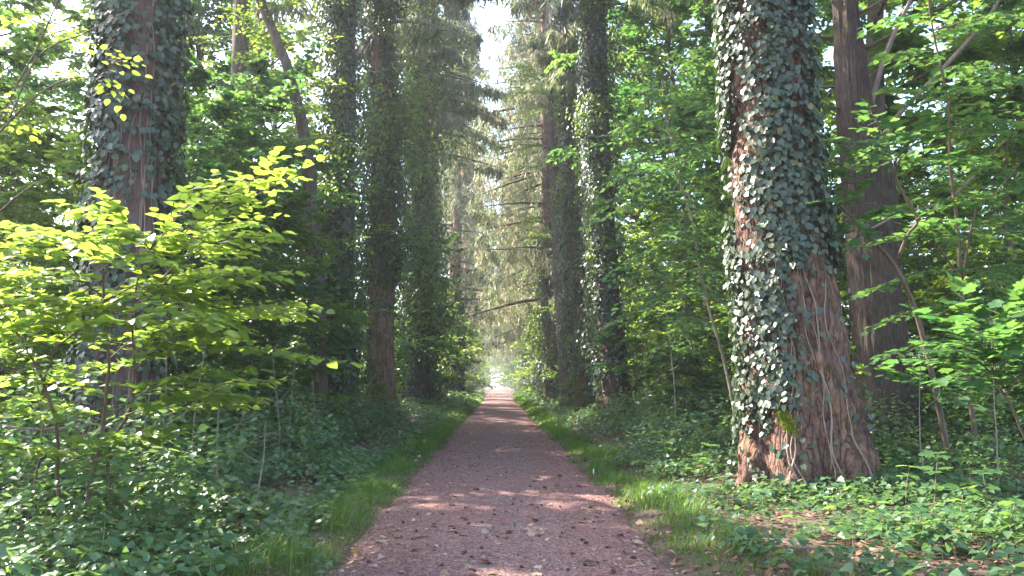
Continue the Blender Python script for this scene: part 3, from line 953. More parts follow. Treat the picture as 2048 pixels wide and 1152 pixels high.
for nm, n_, zr, rr, lf, uu, per in (('L2', 34, (2.2, 15), (.3, .95), .15, (-1, .1), 260), ('L3', 40, (5.5, 19), (.4, 1.3), .17, (-1, 1), 260), ('L4', 60, (4, 26), (.7, 2.3), .24, (-.6, 1), 380),
                                    ('R2', 26, (2, 17), (.3, .8), .15, (-.6, 1), 200), ('R3', 24, (2, 20), (.3, .9), .18, (-1, 1), 200), ('R4', 16, (3, 14), (.4, 1.2), .22, (-1, 1), 220)):
    ivy_bushes(TREES[nm][1], TREES[nm][0], n_, zr, rr, lf, 400 + n_, uu, per)
# grey broadleaf trunk standing in front of the third right tree
T = trunk_px([(1140, 800, 18), (1124, 600, 14), (1112, 400, 11), (1104, 250, 8)], 38.5, 20, seed=19)
rt = thing('grey_trunk_tree', 'grey furrowed trunk without ivy pressed against the ivy-clad third tree at right', 'tree', T.base)
link('trunk', T.mesh('trunk', M_BARK_GREY, 40, 80, 19, .03, 16), rt)
GREY_SMALL = (rt, T)

# the far part of both rows: copies of one ivy-wrapped trunk
g = np.random.default_rng(41)
Tf = Trunk([-.4, 2, 8, 16, 30, 43], [0, 0, .1, .2, .1, 0], [0] * 6, [.62, .52, .44, .38, .24, .05], seed=44)
far_ivy = [ivy_bag(Tf, 6500, .2, zt, dens_even(.3, 2.6, .1, 0, 80 + zt), (.16, .34), (.03, .3), 90 + zt, tf)[0] for zt, tf in ((13, 1.2), (9, .8), (18, 2.0))]
far_trunk = [Tf.mesh('trunk', m_, 28, 70, 42, .03, 14) for m_ in (M_BARK_RED, M_BARK_DARK)]
far_ivy_me = []
for b in far_ivy:
    p, y, n, s, t = b.cat(); acc = Acc(); add_leaves(acc, LEAF_RHOMB, p, y, n, s, t); far_ivy_me.append(acc.mesh('ivy', M_IVY))
far_l = [(-4.6, 50), (-4.1, 74), (-5.1, 88), (-4.6, 108), (-4.8, 136), (-4.6, 172), (-4.7, 215), (-4.4, 262), (-3.6, 310)]
far_r = [(4.4, 66), (5.2, 74), (4.6, 84), (4.9, 97), (4.5, 113), (4.9, 133), (4.6, 158), (4.8, 190), (4.7, 225), (4.3, 270), (3.4, 315)]
for side, rows, n0 in (('left', far_l, 4), ('right', far_r, 4)):
    for k, (x, y) in enumerate(rows):
        rt = thing('avenue_tree', f'ivy-clad conifer far down the avenue, {ORD[n0 + k]} from the camera in the {side} row', 'tree', (x, y, 0), AV, g.uniform(0, 6.28), g.uniform(.88, 1.1))
        link('trunk', far_trunk[int(g.integers(0, 2))], rt)
        o = link('ivy', far_ivy_me[int(g.integers(0, 3))], rt); o['kind'] = 'stuff'
        pr = (CON_LOW, CON_LOW2)[k % 2] if side == 'right' or k == 1 else (CON[k % 3], CON_LOW2)[k % 2]
        for nm, me in zip(('crown', 'branches'), pr):
            o = link(nm, me, rt); o['kind'] = 'stuff'

# ------------------------------------------------------------------ broadleaf trees: shared kinds
def kind(seed, name_mat, *a, tm=LEAF_HEX, bark=None, **kw):
    tr, wd, bag = leafy_tree(seed, *a, tm, name_mat, **kw)
    p, y, n, s, t = bag.cat(); acc = Acc(); add_leaves(acc, tm, p, y, n, s, t)
    return tr.mesh('trunk', bark or M_TWIG, smooth=True), wd.mesh('branches', bark or M_TWIG, smooth=True), acc.mesh('crown', name_mat)


UK = dict(elev=(0, 62), flat=.5, wig=.7, lean=.10, tw_len=.36)
K_UND = [kind(201, M_CANOPY, 8.5, .9, 3.2, 58, 26, 11, .16, trunk_r=.08, **UK),
         kind(202, M_MAPLE, 10.0, 1.0, 3.5, 62, 26, 11, .17, trunk_r=.09, **UK),
         kind(203, M_CANOPY, 6.0, .3, 2.7, 50, 24, 11, .14, trunk_r=.05, **UK),
         kind(204, M_YOUNG, 7.0, .6, 2.9, 52, 24, 11, .15, trunk_r=.06, **UK)]
K_TALL = [kind(211, M_CANOPY, 24, 9, 5.2, 60, 26, 12, .30, tm=LEAF_RHOMB, trunk_r=.28, bark=M_BARK_GREY, elev=(10, 50)),
          kind(212, M_MAPLE, 21, 7, 4.8, 60, 26, 12, .28, tm=LEAF_RHOMB, trunk_r=.25, bark=M_BARK_GREY, elev=(10, 50)),
          kind(213, M_CANOPY, 27, 8, 5.5, 64, 26, 12, .32, tm=LEAF_RHOMB, trunk_r=.32, bark=M_BARK_GREY, elev=(10, 50))]
K_SHRUB = [kind(221, M_MAPLE, 2.0, .15, 1.1, 26, 12, 9, .13, trunk_r=.02, shape='cone', elev=(5, 35)),
           kind(222, M_CANOPY, 2.6, .2, 1.3, 30, 12, 9, .11, trunk_r=.025, elev=(10, 45)),
           kind(223, M_MAPLE, 1.4, .1, .9, 22, 10, 9, .12, trunk_r=.016, shape='cone', elev=(5, 35))]


def put(name, label, cat, kind_, loc, group, rz, sc):
    rt = thing(name, label, cat, loc, group, rz, sc)
    for nm, me in zip(('trunk', 'branches', 'crown'), kind_):
        o = link(nm, me, rt)
        if nm != 'trunk':
            o['kind'] = 'stuff'
    return rt


def scatter(n, xr, yr, mind, g, taken, wide=True):
    out = []
    for _ in range(n * 60):
        if len(out) >= n:
            break
        y = g.uniform(*yr); x = g.uniform(*xr)
        if wide and abs(x) > 6 + y * .78:
            continue
        if all((x - a) ** 2 + (y - b) ** 2 > mind ** 2 for a, b in taken):
            out.append((x, y)); taken.append((x, y))
    return sorted(out, key=lambda q: q[1])


taken = [(-5.8, 11.3), (4.4, 11), (7.4, 15)]
g = np.random.default_rng(51)
U_L = [(-5.3, 17.6), (-8.8, 13.6), (-6.6, 16.2), (-9.6, 18.5), (-6.3, 20.5), (-7.2, 25)]
U_R = [(6.6, 20.0), (8.6, 19.2), (6.2, 24.0), (6.4, 29.5), (11.5, 16.5)]
taken += U_L + U_R
U_L = sorted(U_L + scatter(27, (-36, -6.2), (14, 64), 2.9, g, taken), key=lambda q: q[1])
U_R = sorted(U_R + scatter(27, (6.0, 36), (17, 64), 2.9, g, taken), key=lambda q: q[1])
for side, pts in (('left', U_L), ('right', U_R)):
    for k, (x, y) in enumerate(pts):
        q = 2 if x == -5.3 else int(g.integers(0, 4))
        put('understorey_tree', f'young layered broadleaf tree in the wood {side} of the path, {ORD[k]} from camera', 'tree',
            K_UND[q], (x, y, float(groundz(x, y))), 'young broadleaf trees under the tall ones', g.uniform(0, 6.28), g.uniform(.8, 1.15))
V_L = [(-5.3, 46), (-5.6, 60), (-4.6, 75), (-5.4, 94), (-4.4, 118), (-5.0, 150), (-4.2, 195), (-2.6, 250)]
V_R = [(5.6, 46), (4.6, 57), (5.5, 69), (4.5, 80), (5.4, 103), (4.5, 124), (4.8, 165), (3.8, 208), (2.4, 262)]
for side, pts in (('left', V_L), ('right', V_R)):
    for k, (x, y) in enumerate(pts):
        put('verge_tree', f'small yellow-green broadleaf tree on the far {side} verge of the avenue, {ORD[k]} from camera', 'tree',
            K_UND[(3, 0, 2)[k % 3]], (x, y, float(groundz(x, y))), 'small broadleaf trees on the far verges', g.uniform(0, 6.28), g.uniform(.65, .95) * (1 + y / 400) * (1.2 if k < 4 else 1))
T_L = [(-14.5, 17.2), (-12.5, 31), (-23, 29), (-17, 35), (-27, 40), (-13.5, 46), (-21, 52), (-33, 58), (-16, 62)]  # first entry: added tree, kept low and set to shade the near path
T_R = [(7.8, 31), (11, 21), (16.5, 18), (20, 26), (13, 32), (9.5, 39), (25, 36), (16, 44), (22, 54), (11, 56), (32, 50), (14, 8), (28, 27)]
for side, pts in (('left', T_L), ('right', T_R)):
    for k, (x, y) in enumerate(sorted(pts, key=lambda q: q[1])):
        put('woodland_tree', f'tall broadleaf tree with a high crown {side} of the path, {ORD[k]} from camera', 'tree',
            K_TALL[1 if y < 19 else int(g.integers(0, 3))], (x, y, float(groundz(x, y))), 'tall broadleaf trees in the wood', g.uniform(0, 6.28), .78 if (x < 0 and y < 19) else g.uniform(.85, 1.1))

# ------------------------------------------------------------------ the far wood on both sides of the avenue
g = np.random.default_rng(61)
acc = Acc()
n = 80000
y = 58 + (g.random(n) ** 1.4) * 200
sd = np.where(g.random(n) < .5, -1, 1)
x = sd * (6.5 + np.abs(g.normal(0, 1, n)) * (14 + (y - 58) * .30))
hmax = np.where(x < 0, 3.5, 8) + 7 * fbm(x * .12, y * .12, 71) + np.clip(np.abs(x) - 10, 0, 25) * np.where(x < 0, .38, .5)
z = hmax * g.random(n) ** .85
q = g.random(n) < .10
y = np.where(q, g.uniform(290, 330, n), y); x = np.where(q, g.uniform(-40, 40, n), x); z = np.where(q, g.uniform(0, 22, n) + 4 * (np.abs(x) < 4), z)
dn = fbm(x * .22 + z * .05, y * .22 + z * .2, 72)
kp = g.random(n) < np.clip(dn * 3 - .6, 0, 1)
x, y, z = x[kp], y[kp], z[kp]
n = len(x)
add_leaves(acc, LEAF_RHOMB, np.stack([x, y, z], -1), g.normal(0, 1, (n, 3)) * [1, 1, .4], np.array([0, 0, 1.]) + g.normal(0, .5, (n, 3)), g.uniform(.35, .9, n), np.clip(.5 + g.normal(0, .2, n) + (dn[kp] - .5) * .5, 0, 1))
stuff(link('distant_wood', acc.mesh('distant_wood', M_CANOPY)), 'hazy green mass of far woodland beyond the nearer trees', 'wood')

# ------------------------------------------------------------------ single trees and saplings near the camera
def polyline_px(pts):
    return np.array([at(px, py, d) for px, py, d in pts])


def limb(root, name, pts, r0, r1, mat=None, n=22, sides=8, wob=.006):
    """One stem or branch of a thing as a part of its own; returns its world points."""
    P = smooth_path(pts, n)
    g = np.random.default_rng(int(abs(P[:, 0].sum() * 1000)) % 99991)
    P[1:-1] += np.cumsum(g.normal(0, wob, (n - 2, 3)), 0) * np.sin(np.linspace(0, np.pi, n - 2))[:, None]
    acc = Acc(); add_tube(acc, P, np.linspace(r0, r1, n), sides)
    link(name, acc.mesh(name, mat or M_TWIG, np.array(root.location), True), root)
    return P


def spray(bag, wood, P, leaf, seed, ntw=14, tw=.45, gap=.075, t0=.15, tint=.5, tilt=.28, droop=.12, r=.005, plane=None):
    """Flat layered leaf spray along the world polyline P: twigs to both sides, leaves alternating on each."""
    g = np.random.default_rng(seed)
    P = smooth_path(P, 16)
    t = np.linspace(0, 1, 16)
    L = np.linalg.norm(np.diff(P, axis=0), axis=1).sum()
    wood and add_tube(wood, P, np.linspace(r * (1 + L * .5), .002, 16), 5)
    up = np.array([0, 0, 1.]) if plane is None else nrm(np.array(plane, float))
    for q in range(ntw + 1):
        f = t0 + (1 - t0) * (q + g.random() * .6) / (ntw + .6)
        S = np.array([np.interp(f, t, P[:, c]) for c in range(3)])
        S2 = np.array([np.interp(min(f + .05, 1), t, P[:, c]) for c in range(3)]) - np.array([np.interp(max(f - .05, 0), t, P[:, c]) for c in range(3)])
        d = nrm(S2); side = nrm(np.cross(d, up)) * (1 if q % 2 else -1)
        if q == ntw:
            td = d; l = tw * .7
        else:
            an = R(g.uniform(30, 65)); td = d * math.cos(an) + side * math.sin(an) + up * g.normal(0, .10); l = tw * g.uniform(.55, 1.15) * (1.15 - .6 * f)
        nl = max(3, int(l / gap))
        u_ = (np.arange(nl) + .5 + g.normal(0, .15, nl)) / nl
        pos = S + td * (u_ * l)[:, None] - np.array([0, 0, 1.]) * (droop * l * u_ ** 2)[:, None]
        if wood:
            add_tube(wood, np.stack([S, S + td * l * .5 - np.array([0, 0, droop * l * .25]), pos[-1]]), [r * .5, r * .35, .0012], 3)
        sg = np.where(np.arange(nl) % 2 == 0, 1, -1)
        ts = nrm(np.cross(td, up))
        ly = td * .75 + ts * (sg * g.uniform(.5, 1.1, nl))[:, None] - np.array([0, 0, 1.]) * g.uniform(.0, .35, (nl, 1)) + g.normal(0, .12, (nl, 3))
        ly[-1] = td - np.array([0, 0, .2])
        ln = up + g.normal(0, tilt, (nl, 3))
        bag.add(pos, ly, ln, leaf * g.uniform(.62, 1.12, nl) * (.8 + .3 * np.sin(u_ * np.pi)), np.clip(tint + g.normal(0, .14, nl) + g.normal(0, .07), 0, 1))


# --- the bright hazel sapling at the left
base = at(150, 1085, 7.4); base[2] = groundz(base[0], base[1])
HZ = thing('hazel_sapling', 'many-stemmed hazel sapling with bright backlit leaves in the left foreground', 'sapling', base)
bag = LeafBag(); wood = Acc()
gz = base[2] - .05
b0 = at(128, 1085, 7.3); b1 = at(165, 1090, 7.4); b2 = at(228, 1050, 7.9); b3 = at(50, 1060, 7.6)
for q in (b0, b1, b2, b3):
    q[2] = groundz(q[0], q[1]) - .05
s1 = limb(HZ, 'stem', [b0, at(112, 960, 7.3), at(105, 880, 7.2), at(82, 790, 7.1), at(58, 720, 6.9), at(20, 640, 6.7)], .022, .008)
s2 = limb(HZ, 'stem', [b1, at(178, 980, 7.4), at(196, 890, 7.5), at(208, 790, 7.5), at(216, 700, 7.4), at(205, 560, 7.2), at(215, 470, 7.0)], .026, .008)
s3 = limb(HZ, 'stem', [b2, at(216, 940, 7.8), at(225, 880, 7.6), at(258, 820, 7.4), at(268, 740, 7.2), at(262, 650, 7.0), at(275, 560, 6.8)], .020, .007)
s4 = limb(HZ, 'branch', [at(258, 640, 7.0), at(225, 600, 6.9), at(180, 565, 6.7), at(130, 520, 6.5)], .012, .005)
s5 = limb(HZ, 'branch', [at(300, 500, 6.9), at(330, 450, 6.8), at(350, 400, 6.7)], .008, .004)
s6 = limb(HZ, 'branch', [at(82, 790, 7.1), at(100, 740, 7.0), at(118, 690, 6.8)], .010, .005)
s7 = limb(HZ, 'stem', [b3, at(70, 960, 7.7), at(80, 840, 7.8), at(60, 700, 8.0)], .016, .007)
g = np.random.default_rng(71)
SPR = [  # start px, end px, depths
    ((275, 560, 6.8), (420, 420, 6.6), (565, 322, 6.5)), ((262, 640, 7.0), (400, 500, 6.7), (520, 470, 6.4)),
    ((300, 500, 6.9), (250, 440, 6.8), (190, 420, 6.6)), ((270, 600, 6.9), (400, 560, 6.6), (540, 545, 6.3)),
    ((262, 660, 7.0), (420, 620, 6.8), (565, 610, 6.7)), ((265, 700, 7.1), (420, 690, 7.0), (650, 715, 7.0)),
    ((130, 520, 6.5), (60, 500, 6.1), (-30, 495, 5.7)), ((180, 565, 6.7), (80, 555, 6.3), (-40, 560, 5.9)),
    ((205, 560, 7.2), (120, 610, 6.8), (20, 625, 6.3)), ((215, 470, 7.0), (150, 470, 7.2), (60, 455, 7.5)),
    ((215, 600, 7.3), (300, 560, 7.8), (430, 540, 8.3)), ((216, 700, 7.4), (140, 660, 7.0), (40, 650, 6.6)),
    ((58, 720, 6.9), (0, 690, 6.6), (-60, 690, 6.4)), ((118, 690, 6.8), (180, 650, 6.5), (260, 640, 6.1)),
    ((20, 640, 6.7), (-20, 580, 6.4), (-60, 560, 6.2)), ((208, 790, 7.5), (130, 760, 7.2), (30, 755, 6.9)),
    ((260, 800, 7.4), (350, 755, 7.1), (470, 740, 6.8)), ((268, 740, 7.2), (330, 690, 6.9), (420, 655, 6.5)),
    ((105, 850, 7.2), (40, 820, 6.9), (-40, 800, 6.7)), ((216, 720, 7.4), (280, 670, 7.9), (370, 640, 8.5)),
    ((275, 570, 6.8), (330, 600, 6.3), (410, 640, 5.9)), ((200, 540, 7.2), (250, 510, 6.7), (320, 520, 6.2)),
    ((60, 700, 8.0), (10, 600, 8.3), (-30, 520, 8.6)), ((80, 800, 7.8), (160, 740, 8.2), (260, 720, 8.6)),
    ((215, 480, 7.0), (280, 470, 6.7), (360, 480, 6.4)), ((262, 640, 7.0), (180, 610, 6.5), (90, 600, 6.0)),
    ((300, 500, 6.9), (390, 400, 6.9), (480, 375, 6.9)), ((130, 520, 6.5), (120, 480, 6.2), (150, 490, 5.8)),
    ((250, 830, 7.4), (350, 800, 7.1), (440, 790, 6.8)), ((190, 900, 7.5), (240, 880, 7.2), (320, 860, 6.9)), ((110, 920, 7.3), (60, 900, 7.0), (-20, 890, 6.8))]
for k, tri in enumerate(SPR):
    P = polyline_px(tri)
    spray(bag, wood, P, .125, 300 + k, int(9 + np.linalg.norm(P[-1] - P[0]) * 8), .55, .066, .10, .6 - .2 * (tri[1][1] > 650), .26)
    if k % 2 == 0:   # a second, looser layer a little behind it
        spray(bag, wood, P + np.array([g.uniform(-.15, .15), g.uniform(.3, .8), g.uniform(-.18, .12)]), .115, 360 + k, int(7 + np.linalg.norm(P[-1] - P[0]) * 6), .5, .07, .2, .55, .3)
build_leaves(HZ, bag, LEAF_OVAL, 'hazel', M_YOUNG, 'foliage', 300)
o = link('twigs', wood.mesh('twigs', M_TWIG, base, True), HZ); o['kind'] = 'stuff'

# --- broad grey trunk behind the great right-hand tree, with its broken branches
T = trunk_px([(1782, 900, 47), (1775, 830, 45), (1757, 650, 42), (1737, 450, 37), (1712, 250, 30), (1694, 60, 22)], 15, 24, seed=23, flare=.2)
RB = thing('grey_trunk_tree', 'stout leaning grey-brown trunk with furrowed bark behind the huge right-hand tree', 'tree', T.base)
link('trunk', T.mesh('trunk', M_BARK_OAK, 120, 180, 23, .035, 44), RB)
limb(RB, 'branch', [at(1750, 330, 15), at(1790, 240, 14.6), at(1850, 170, 14.2), at(1960, 50, 13.8), at(2010, -20, 13.6)], .055, .03, M_DEAD)
limb(RB, 'branch', [at(1735, 230, 15), at(1770, 120, 14.6), at(1815, 20, 14.2), at(1850, -60, 14)], .06, .035, M_DEAD)
limb(RB, 'branch', [at(1720, 470, 14.8), at(1800, 430, 14.2), at(1900, 395, 13.8), at(2010, 280, 13.2)], .035, .012, M_DEAD)
bag = LeafBag(); wood = Acc()
g = np.random.default_rng(72)
cx, cy = T.centre(12.0)
for k in range(46):
    z = g.uniform(5.5, 22); az = g.uniform(0, 6.28); L = g.uniform(2.0, 4.6)
    a = T.surf(np.array([z]), np.array([az]), -.05)[0]; d = np.array([math.cos(az), math.sin(az), g.uniform(0, .5)])
    spray(bag, wood, np.stack([a, a + d * L * .5, a + d * L - np.array([0, 0, .12 * L])]), .17, 500 + k, 20, 1.3, .10, .2, .42, .35, .2, .012)
build_leaves(RB, bag, LEAF_MAPLE if False else LEAF_HEX, 'rb', M_MAPLE, 'crown')
o = link('branches', wood.mesh('branches', M_TWIG, T.base, True), RB); o['kind'] = 'stuff'
# the crown of the small grey tree further down
rt, Tg = GREY_SMALL
bag = LeafBag(); wood = Acc()
for k in range(30):
    z = g.uniform(8.5, 20); az = g.uniform(0, 6.28); L = g.uniform(1.4, 3.0)
    a = Tg.surf(np.array([z]), np.array([az]), -.05)[0]; d = np.array([math.cos(az), math.sin(az), g.uniform(0, .5)])
    spray(bag, wood, np.stack([a, a + d * L * .5, a + d * L - np.array([0, 0, .12 * L])]), .2, 600 + k, 14, 1.0, .13, .2, .62, .35, .2, .012)
build_leaves(rt, bag, LEAF_RHOMB, 'gs', M_CANOPY, 'crown')
o = link('branches', wood.mesh('branches', M_TWIG, Tg.base, True), rt); o['kind'] = 'stuff'


def sapling(name, label, base, stems, sprays, leaf, mat, tmpl, key, seed, heroes=0, tw=.5, gap=.09, tint=.45, tilt=.28, mat_wood=None, cat='sapling', dens=6, plane=None, droop=.12):
    """stems: list of (points, r0, r1); sprays: list of polylines."""
    rt = thing(name, label, cat, base)
    for k, (pts, r0, r1) in enumerate(stems):
        limb(rt, 'stem' if k == 0 else 'branch', pts, r0, r1, mat_wood)
    bag = LeafBag(); wood = Acc()
    for k, P in enumerate(sprays):
        P = np.asarray(P)
        spray(bag, wood, P, leaf, seed + k, int(5 + np.linalg.norm(P[-1] - P[0]) * dens), tw, gap, .15, tint, tilt, droop, plane=plane)
    build_leaves(rt, bag, tmpl, key, mat, 'foliage', heroes)
    o = link('twigs', wood.mesh('twigs', M_TWIG, np.array(rt.location), True), rt); o['kind'] = 'stuff'
    return rt


def gpt(px, d):
    p = at(px, 766, d); p[2] = groundz(p[0], p[1]); return p


def fanned(start, ends, sag=.05):
    out = []
    for e in ends:
        m = (np.asarray(start) + e) / 2 + np.array([0, 0, sag]); out.append(np.stack([start, m, e]))
    return out


g = np.random.default_rng(73)
# --- bent maple stem right of the great tree, leaves in flat layers
b = gpt(1895, 11.5)
st = [b - [0, 0, .05], at(1872, 790, 11.5), at(1848, 690, 11.5), at(1818, 590, 11.4), at(1785, 520, 11.3), at(1735, 470, 11.2), at(1690, 420, 11.0), at(1650, 390, 10.8)]
br = [at(1795, 520, 11.3), at(1815, 470, 11.2), at(1832, 440, 11.1), at(1800, 380, 11), at(1790, 330, 10.8), at(1830, 290, 10.6), at(1880, 270, 10.5)]
sp = fanned(at(1790, 330, 10.8), [at(1700, 280, 10), at(1880, 250, 10.2), at(1950, 320, 11.5), at(1740, 220, 11.6), at(1850, 180, 10)])
sp += fanned(at(1830, 440, 11.1), [at(1930, 400, 10.4), at(1900, 470, 12), at(1760, 420, 10.3)])
sp += fanned(at(1872, 790, 11.5), [at(1960, 730, 10.8), at(1790, 740, 11.2), at(1930, 800, 10.8)])
sp += fanned(at(1690, 420, 11.0), [at(1640, 400, 10.2), at(1700, 330, 10.2), at(1720, 480, 10.3)])
sapling('maple_sapling', 'bent maple sapling with crooked brown stem leaning towards the huge right-hand tree', b, [(st, .05, .014), (br, .028, .008)], sp, .16, M_MAPLE, LEAF_MAPLE, 'maple', 700, 60, .55, .11)

# --- forked slender maple near the right edge
b = gpt(1945, 12.5)
st = [b - [0, 0, .05], at(1937, 760, 12.5), at(1930, 640, 12.5), at(1922, 560, 12.5), at(1918, 470, 12.5), at(1900, 330, 12.5), at(1895, 200, 12.4), at(1865, 60, 12.3), at(1850, -60, 12.2)]
b1 = [at(1924, 560, 12.5), at(1950, 430, 12.3), at(1990, 390, 12.1), at(2045, 320, 11.8)]
b2 = [at(1918, 555, 12.5), at(1880, 500, 12.3), at(1830, 460, 12.1), at(1770, 440, 12)]
sp = []
for py in (60, 140, 210, 260, 330, 400, 470, 540, 610, 680):
    s = at(1865 + (py - 60) * .12, py, 12.4)
    ends = [at(1865 + g.uniform(-170, -60), py + g.uniform(-40, 50), 12.4 + g.uniform(-1.5, 1.5)), at(1890 + g.uniform(80, 200), py + g.uniform(-50, 40), 12.4 + g.uniform(-1.8, 1.2)), at(1960 + g.uniform(0, 140), py + g.uniform(-30, 40), 12.4 + g.uniform(.4, 2))]
    sp += fanned(s, ends, .1)
sapling('maple_sapling', 'slender forked maple sapling with layered leaves near the right edge', b, [(st, .045, .012), (b1, .022, .006), (b2, .02, .006)], sp, .15, M_MAPLE, LEAF_MAPLE, 'maple', 740, 40, .6, .12, .5)

# --- large pale maple leaves at the right edge, close by
b = gpt(2080, 7.6)
st = [b - [0, 0, .05], at(2075, 930, 7.6), at(2040, 850, 7.5), at(2010, 790, 7.4), at(1992, 755, 7.3), at(1985, 720, 7.2)]
sp = fanned(at(2010, 790, 7.4), [at(1900, 760, 7.2), at(2080, 730, 6.9), at(1960, 720, 7.9)])
sp += fanned(at(1990, 750, 7.3), [at(1880, 690, 7.1), at(1850, 720, 7.6), at(2070, 660, 7.0), at(1990, 640, 7.6), at(1940, 660, 6.9), at(2060, 700, 6.6)])
sp += fanned(at(1985, 720, 7.2), [at(1880, 640, 7.4), at(1930, 600, 7.2), at(2040, 590, 7.0), at(2080, 620, 7.6)])
sapling('maple_sapling', 'low maple sapling spreading broad pale leaves at the right edge', b, [(st, .016, .006)], sp, .165, M_MAPLE, LEAF_MAPLE, 'maple', 780, 220, .42, .12, .42, .22)

# --- maple sapling left of the great tree with sloping layers
b = gpt(1480, 15)
st = [b - [0, 0, .05], at(1462, 790, 15), at(1440, 700, 15), at(1412, 600, 15), at(1400, 540, 15), at(1388, 480, 15), at(1380, 430, 15), at(1350, 330, 15), at(1330, 220, 15)]
sp = []
for py, xa, xb in ((500, 1230, 1500), (540, 1220, 1490), (580, 1240, 1480), (470, 1250, 1490), (430, 1240, 1480), (380, 1200, 1470), (330, 1190, 1450), (270, 1180, 1460), (220, 1190, 1440), (160, 1210, 1430), (640, 1290, 1490)):
    s = at(1388 + (py - 480) * .2, py, 15)
    sp += fanned(s, [at(xa + g.uniform(-20, 50), py + 70 + g.uniform(-20, 30), 15 + g.uniform(-1.5, 1)), at(xb + g.uniform(-40, 10), py - 30 + g.uniform(-20, 40), 15 + g.uniform(-1.2, 1.5)), at((xa + xb) / 2 + g.uniform(-60, 60), py + g.uniform(0, 40), 13.4 + g.uniform(-.4, .6))], .06)
sapling('maple_sapling', 'thin pale-stemmed maple sapling with sloping leaf layers left of the huge tree', b, [(st, .03, .012)], sp, .15, M_MAPLE, LEAF_HEX, 'mapleh', 820, 0, .6, .10, .5, .25, M_VINE, plane=(.25, -.1, 1))

# --- leaning bare trunk and upright trunk in the left wood
T = trunk_px([(640, 800, 15), (632, 560, 14), (618, 340, 12), (603, 240, 11), (574, 130, 10), (520, 0, 9)], 20, 15, seed=25, flare=.2)
rt = thing('leaning_tree', 'thin dark trunk bowing to the left beside the sunlit ivy-clad tree', 'tree', T.base)
link('trunk', T.mesh('trunk', M_BARK_GREY, 28, 80, 14.5, .015, 12), rt)
bag = LeafBag(); wood = Acc()
for k in range(34):
    z = g.uniform(5.0, 14.5); az = g.uniform(0, 6.28); L = g.uniform(.8, 2.4)
    a = T.surf(np.array([z]), np.array([az]), -.03)[0]; d = np.array([math.cos(az), math.sin(az), g.uniform(0, .5)])
    spray(bag, wood, np.stack([a, a + d * L * .5, a + d * L - np.array([0, 0, .12 * L])]), .14, 900 + k, 12, .8, .10, .2, .6, .35, .2, .008)
build_leaves(rt, bag, LEAF_HEX, 'ln', M_CANOPY, 'crown')
o = link('branches', wood.mesh('branches', M_TWIG, T.base, True), rt); o['kind'] = 'stuff'
T = trunk_px([(497, 840, 19), (494, 650, 17), (482, 450, 16), (478, 250, 17), (484, 0, 15)], 22, 22, seed=26, flare=.2)
rt = thing('upright_tree', 'straight dark trunk between the two nearest ivy-clad trees at left', 'tree', T.base)
link('trunk', T.mesh('trunk', M_BARK_GREY, 32, 90, 21.5, .02, 12), rt)
bag = LeafBag(); wood = Acc()
for k in range(44):
    z = g.uniform(6.0, 21.5); az = g.uniform(0, 6.28); L = g.uniform(1.2, 3.6)
    a = T.surf(np.array([z]), np.array([az]), -.03)[0]; d = np.array([math.cos(az), math.sin(az), g.uniform(0, .5)])
    spray(bag, wood, np.stack([a, a + d * L * .5, a + d * L - np.array([0, 0, .12 * L])]), .16, 950 + k, 14, 1.0, .11, .2, .6, .35, .2, .01)
build_leaves(rt, bag, LEAF_HEX, 'up', M_CANOPY, 'crown')
o = link('branches', wood.mesh('branches', M_TWIG, T.base, True), rt); o['kind'] = 'stuff'

# ------------------------------------------------------------------ shrubs
taken2 = [(-5.8, 11.3), (4.4, 11), (7.4, 15), (-4.8, 23), (-4.4, 28), (4.1, 26), (-4.4, 42), (4.2, 37)]
g = np.random.default_rng(81)
S_L = scatter(34, (-14, -3.6), (8.5, 46), 1.25, g, taken2)
S_R = scatter(34, (3.4, 14), (12.5, 46), 1.25, g, taken2)
for side, pts in (('left', S_L), ('right', S_R)):
    for k, (x, y) in enumerate(pts):
        q = int(g.integers(0, 3))
        put('woodland_shrub', f'leafy shrub in the undergrowth {side} of the path, {ORD[k]} from the camera', 'shrub', K_SHRUB[q],
            (x, y, float(groundz(x, y))), 'shrubs in the undergrowth', g.uniform(0, 6.28), g.uniform(.65, 1.15) * (.7 if abs(x) < 4.2 else 1))

# ------------------------------------------------------------------ single herbs and seedlings in the foreground
def seedling(name, label, px, d, h, leaf, tmpl, key, mat, seed, tiers, group, tint=.55, per=2):
    """Upright stem with pairs or whorls of leaves, each leaf a part."""
    g = np.random.default_rng(seed)
    b = gpt(px, d)
    rt = thing(name, label, 'plant', b, group)
    ln = g.normal(0, .10, 2) * h
    P = np.stack([b + [0, 0, -.03], b + [ln[0] * .3, ln[1] * .3, h * .5], b + [ln[0], ln[1], h]])
    limb(rt, 'stem', P, .006, .0025, M_VINE if mat is M_MAPLE else M_GRASSY, 9, 5, .003)
    bag = LeafBag()
    for k in range(tiers):
        f = .35 + .65 * (k + 1) / tiers
        a0 = g.uniform(0, 6.28) + k * 1.57
        for j in range(per):
            a = a0 + j * 6.283 / per + g.normal(0, .25)
            S = np.array([np.interp(f, [0, .5, 1], P[:, c]) for c in range(3)])
            dr = np.array([math.cos(a), math.sin(a), g.uniform(-.25, .25)])
            sz = leaf * (1.1 - .5 * f * (tmpl is LEAF_NETTLE)) * g.uniform(.75, 1.15)
            bag.add((S + dr * sz * .35)[None], dr[None], (np.array([0, 0, 1.]) + g.normal(0, .25, 3) + dr * .25)[None], sz, np.clip(tint + g.normal(0, .15), 0, .95))
    build_leaves(rt, bag, tmpl, key, mat, 'foliage', 40)


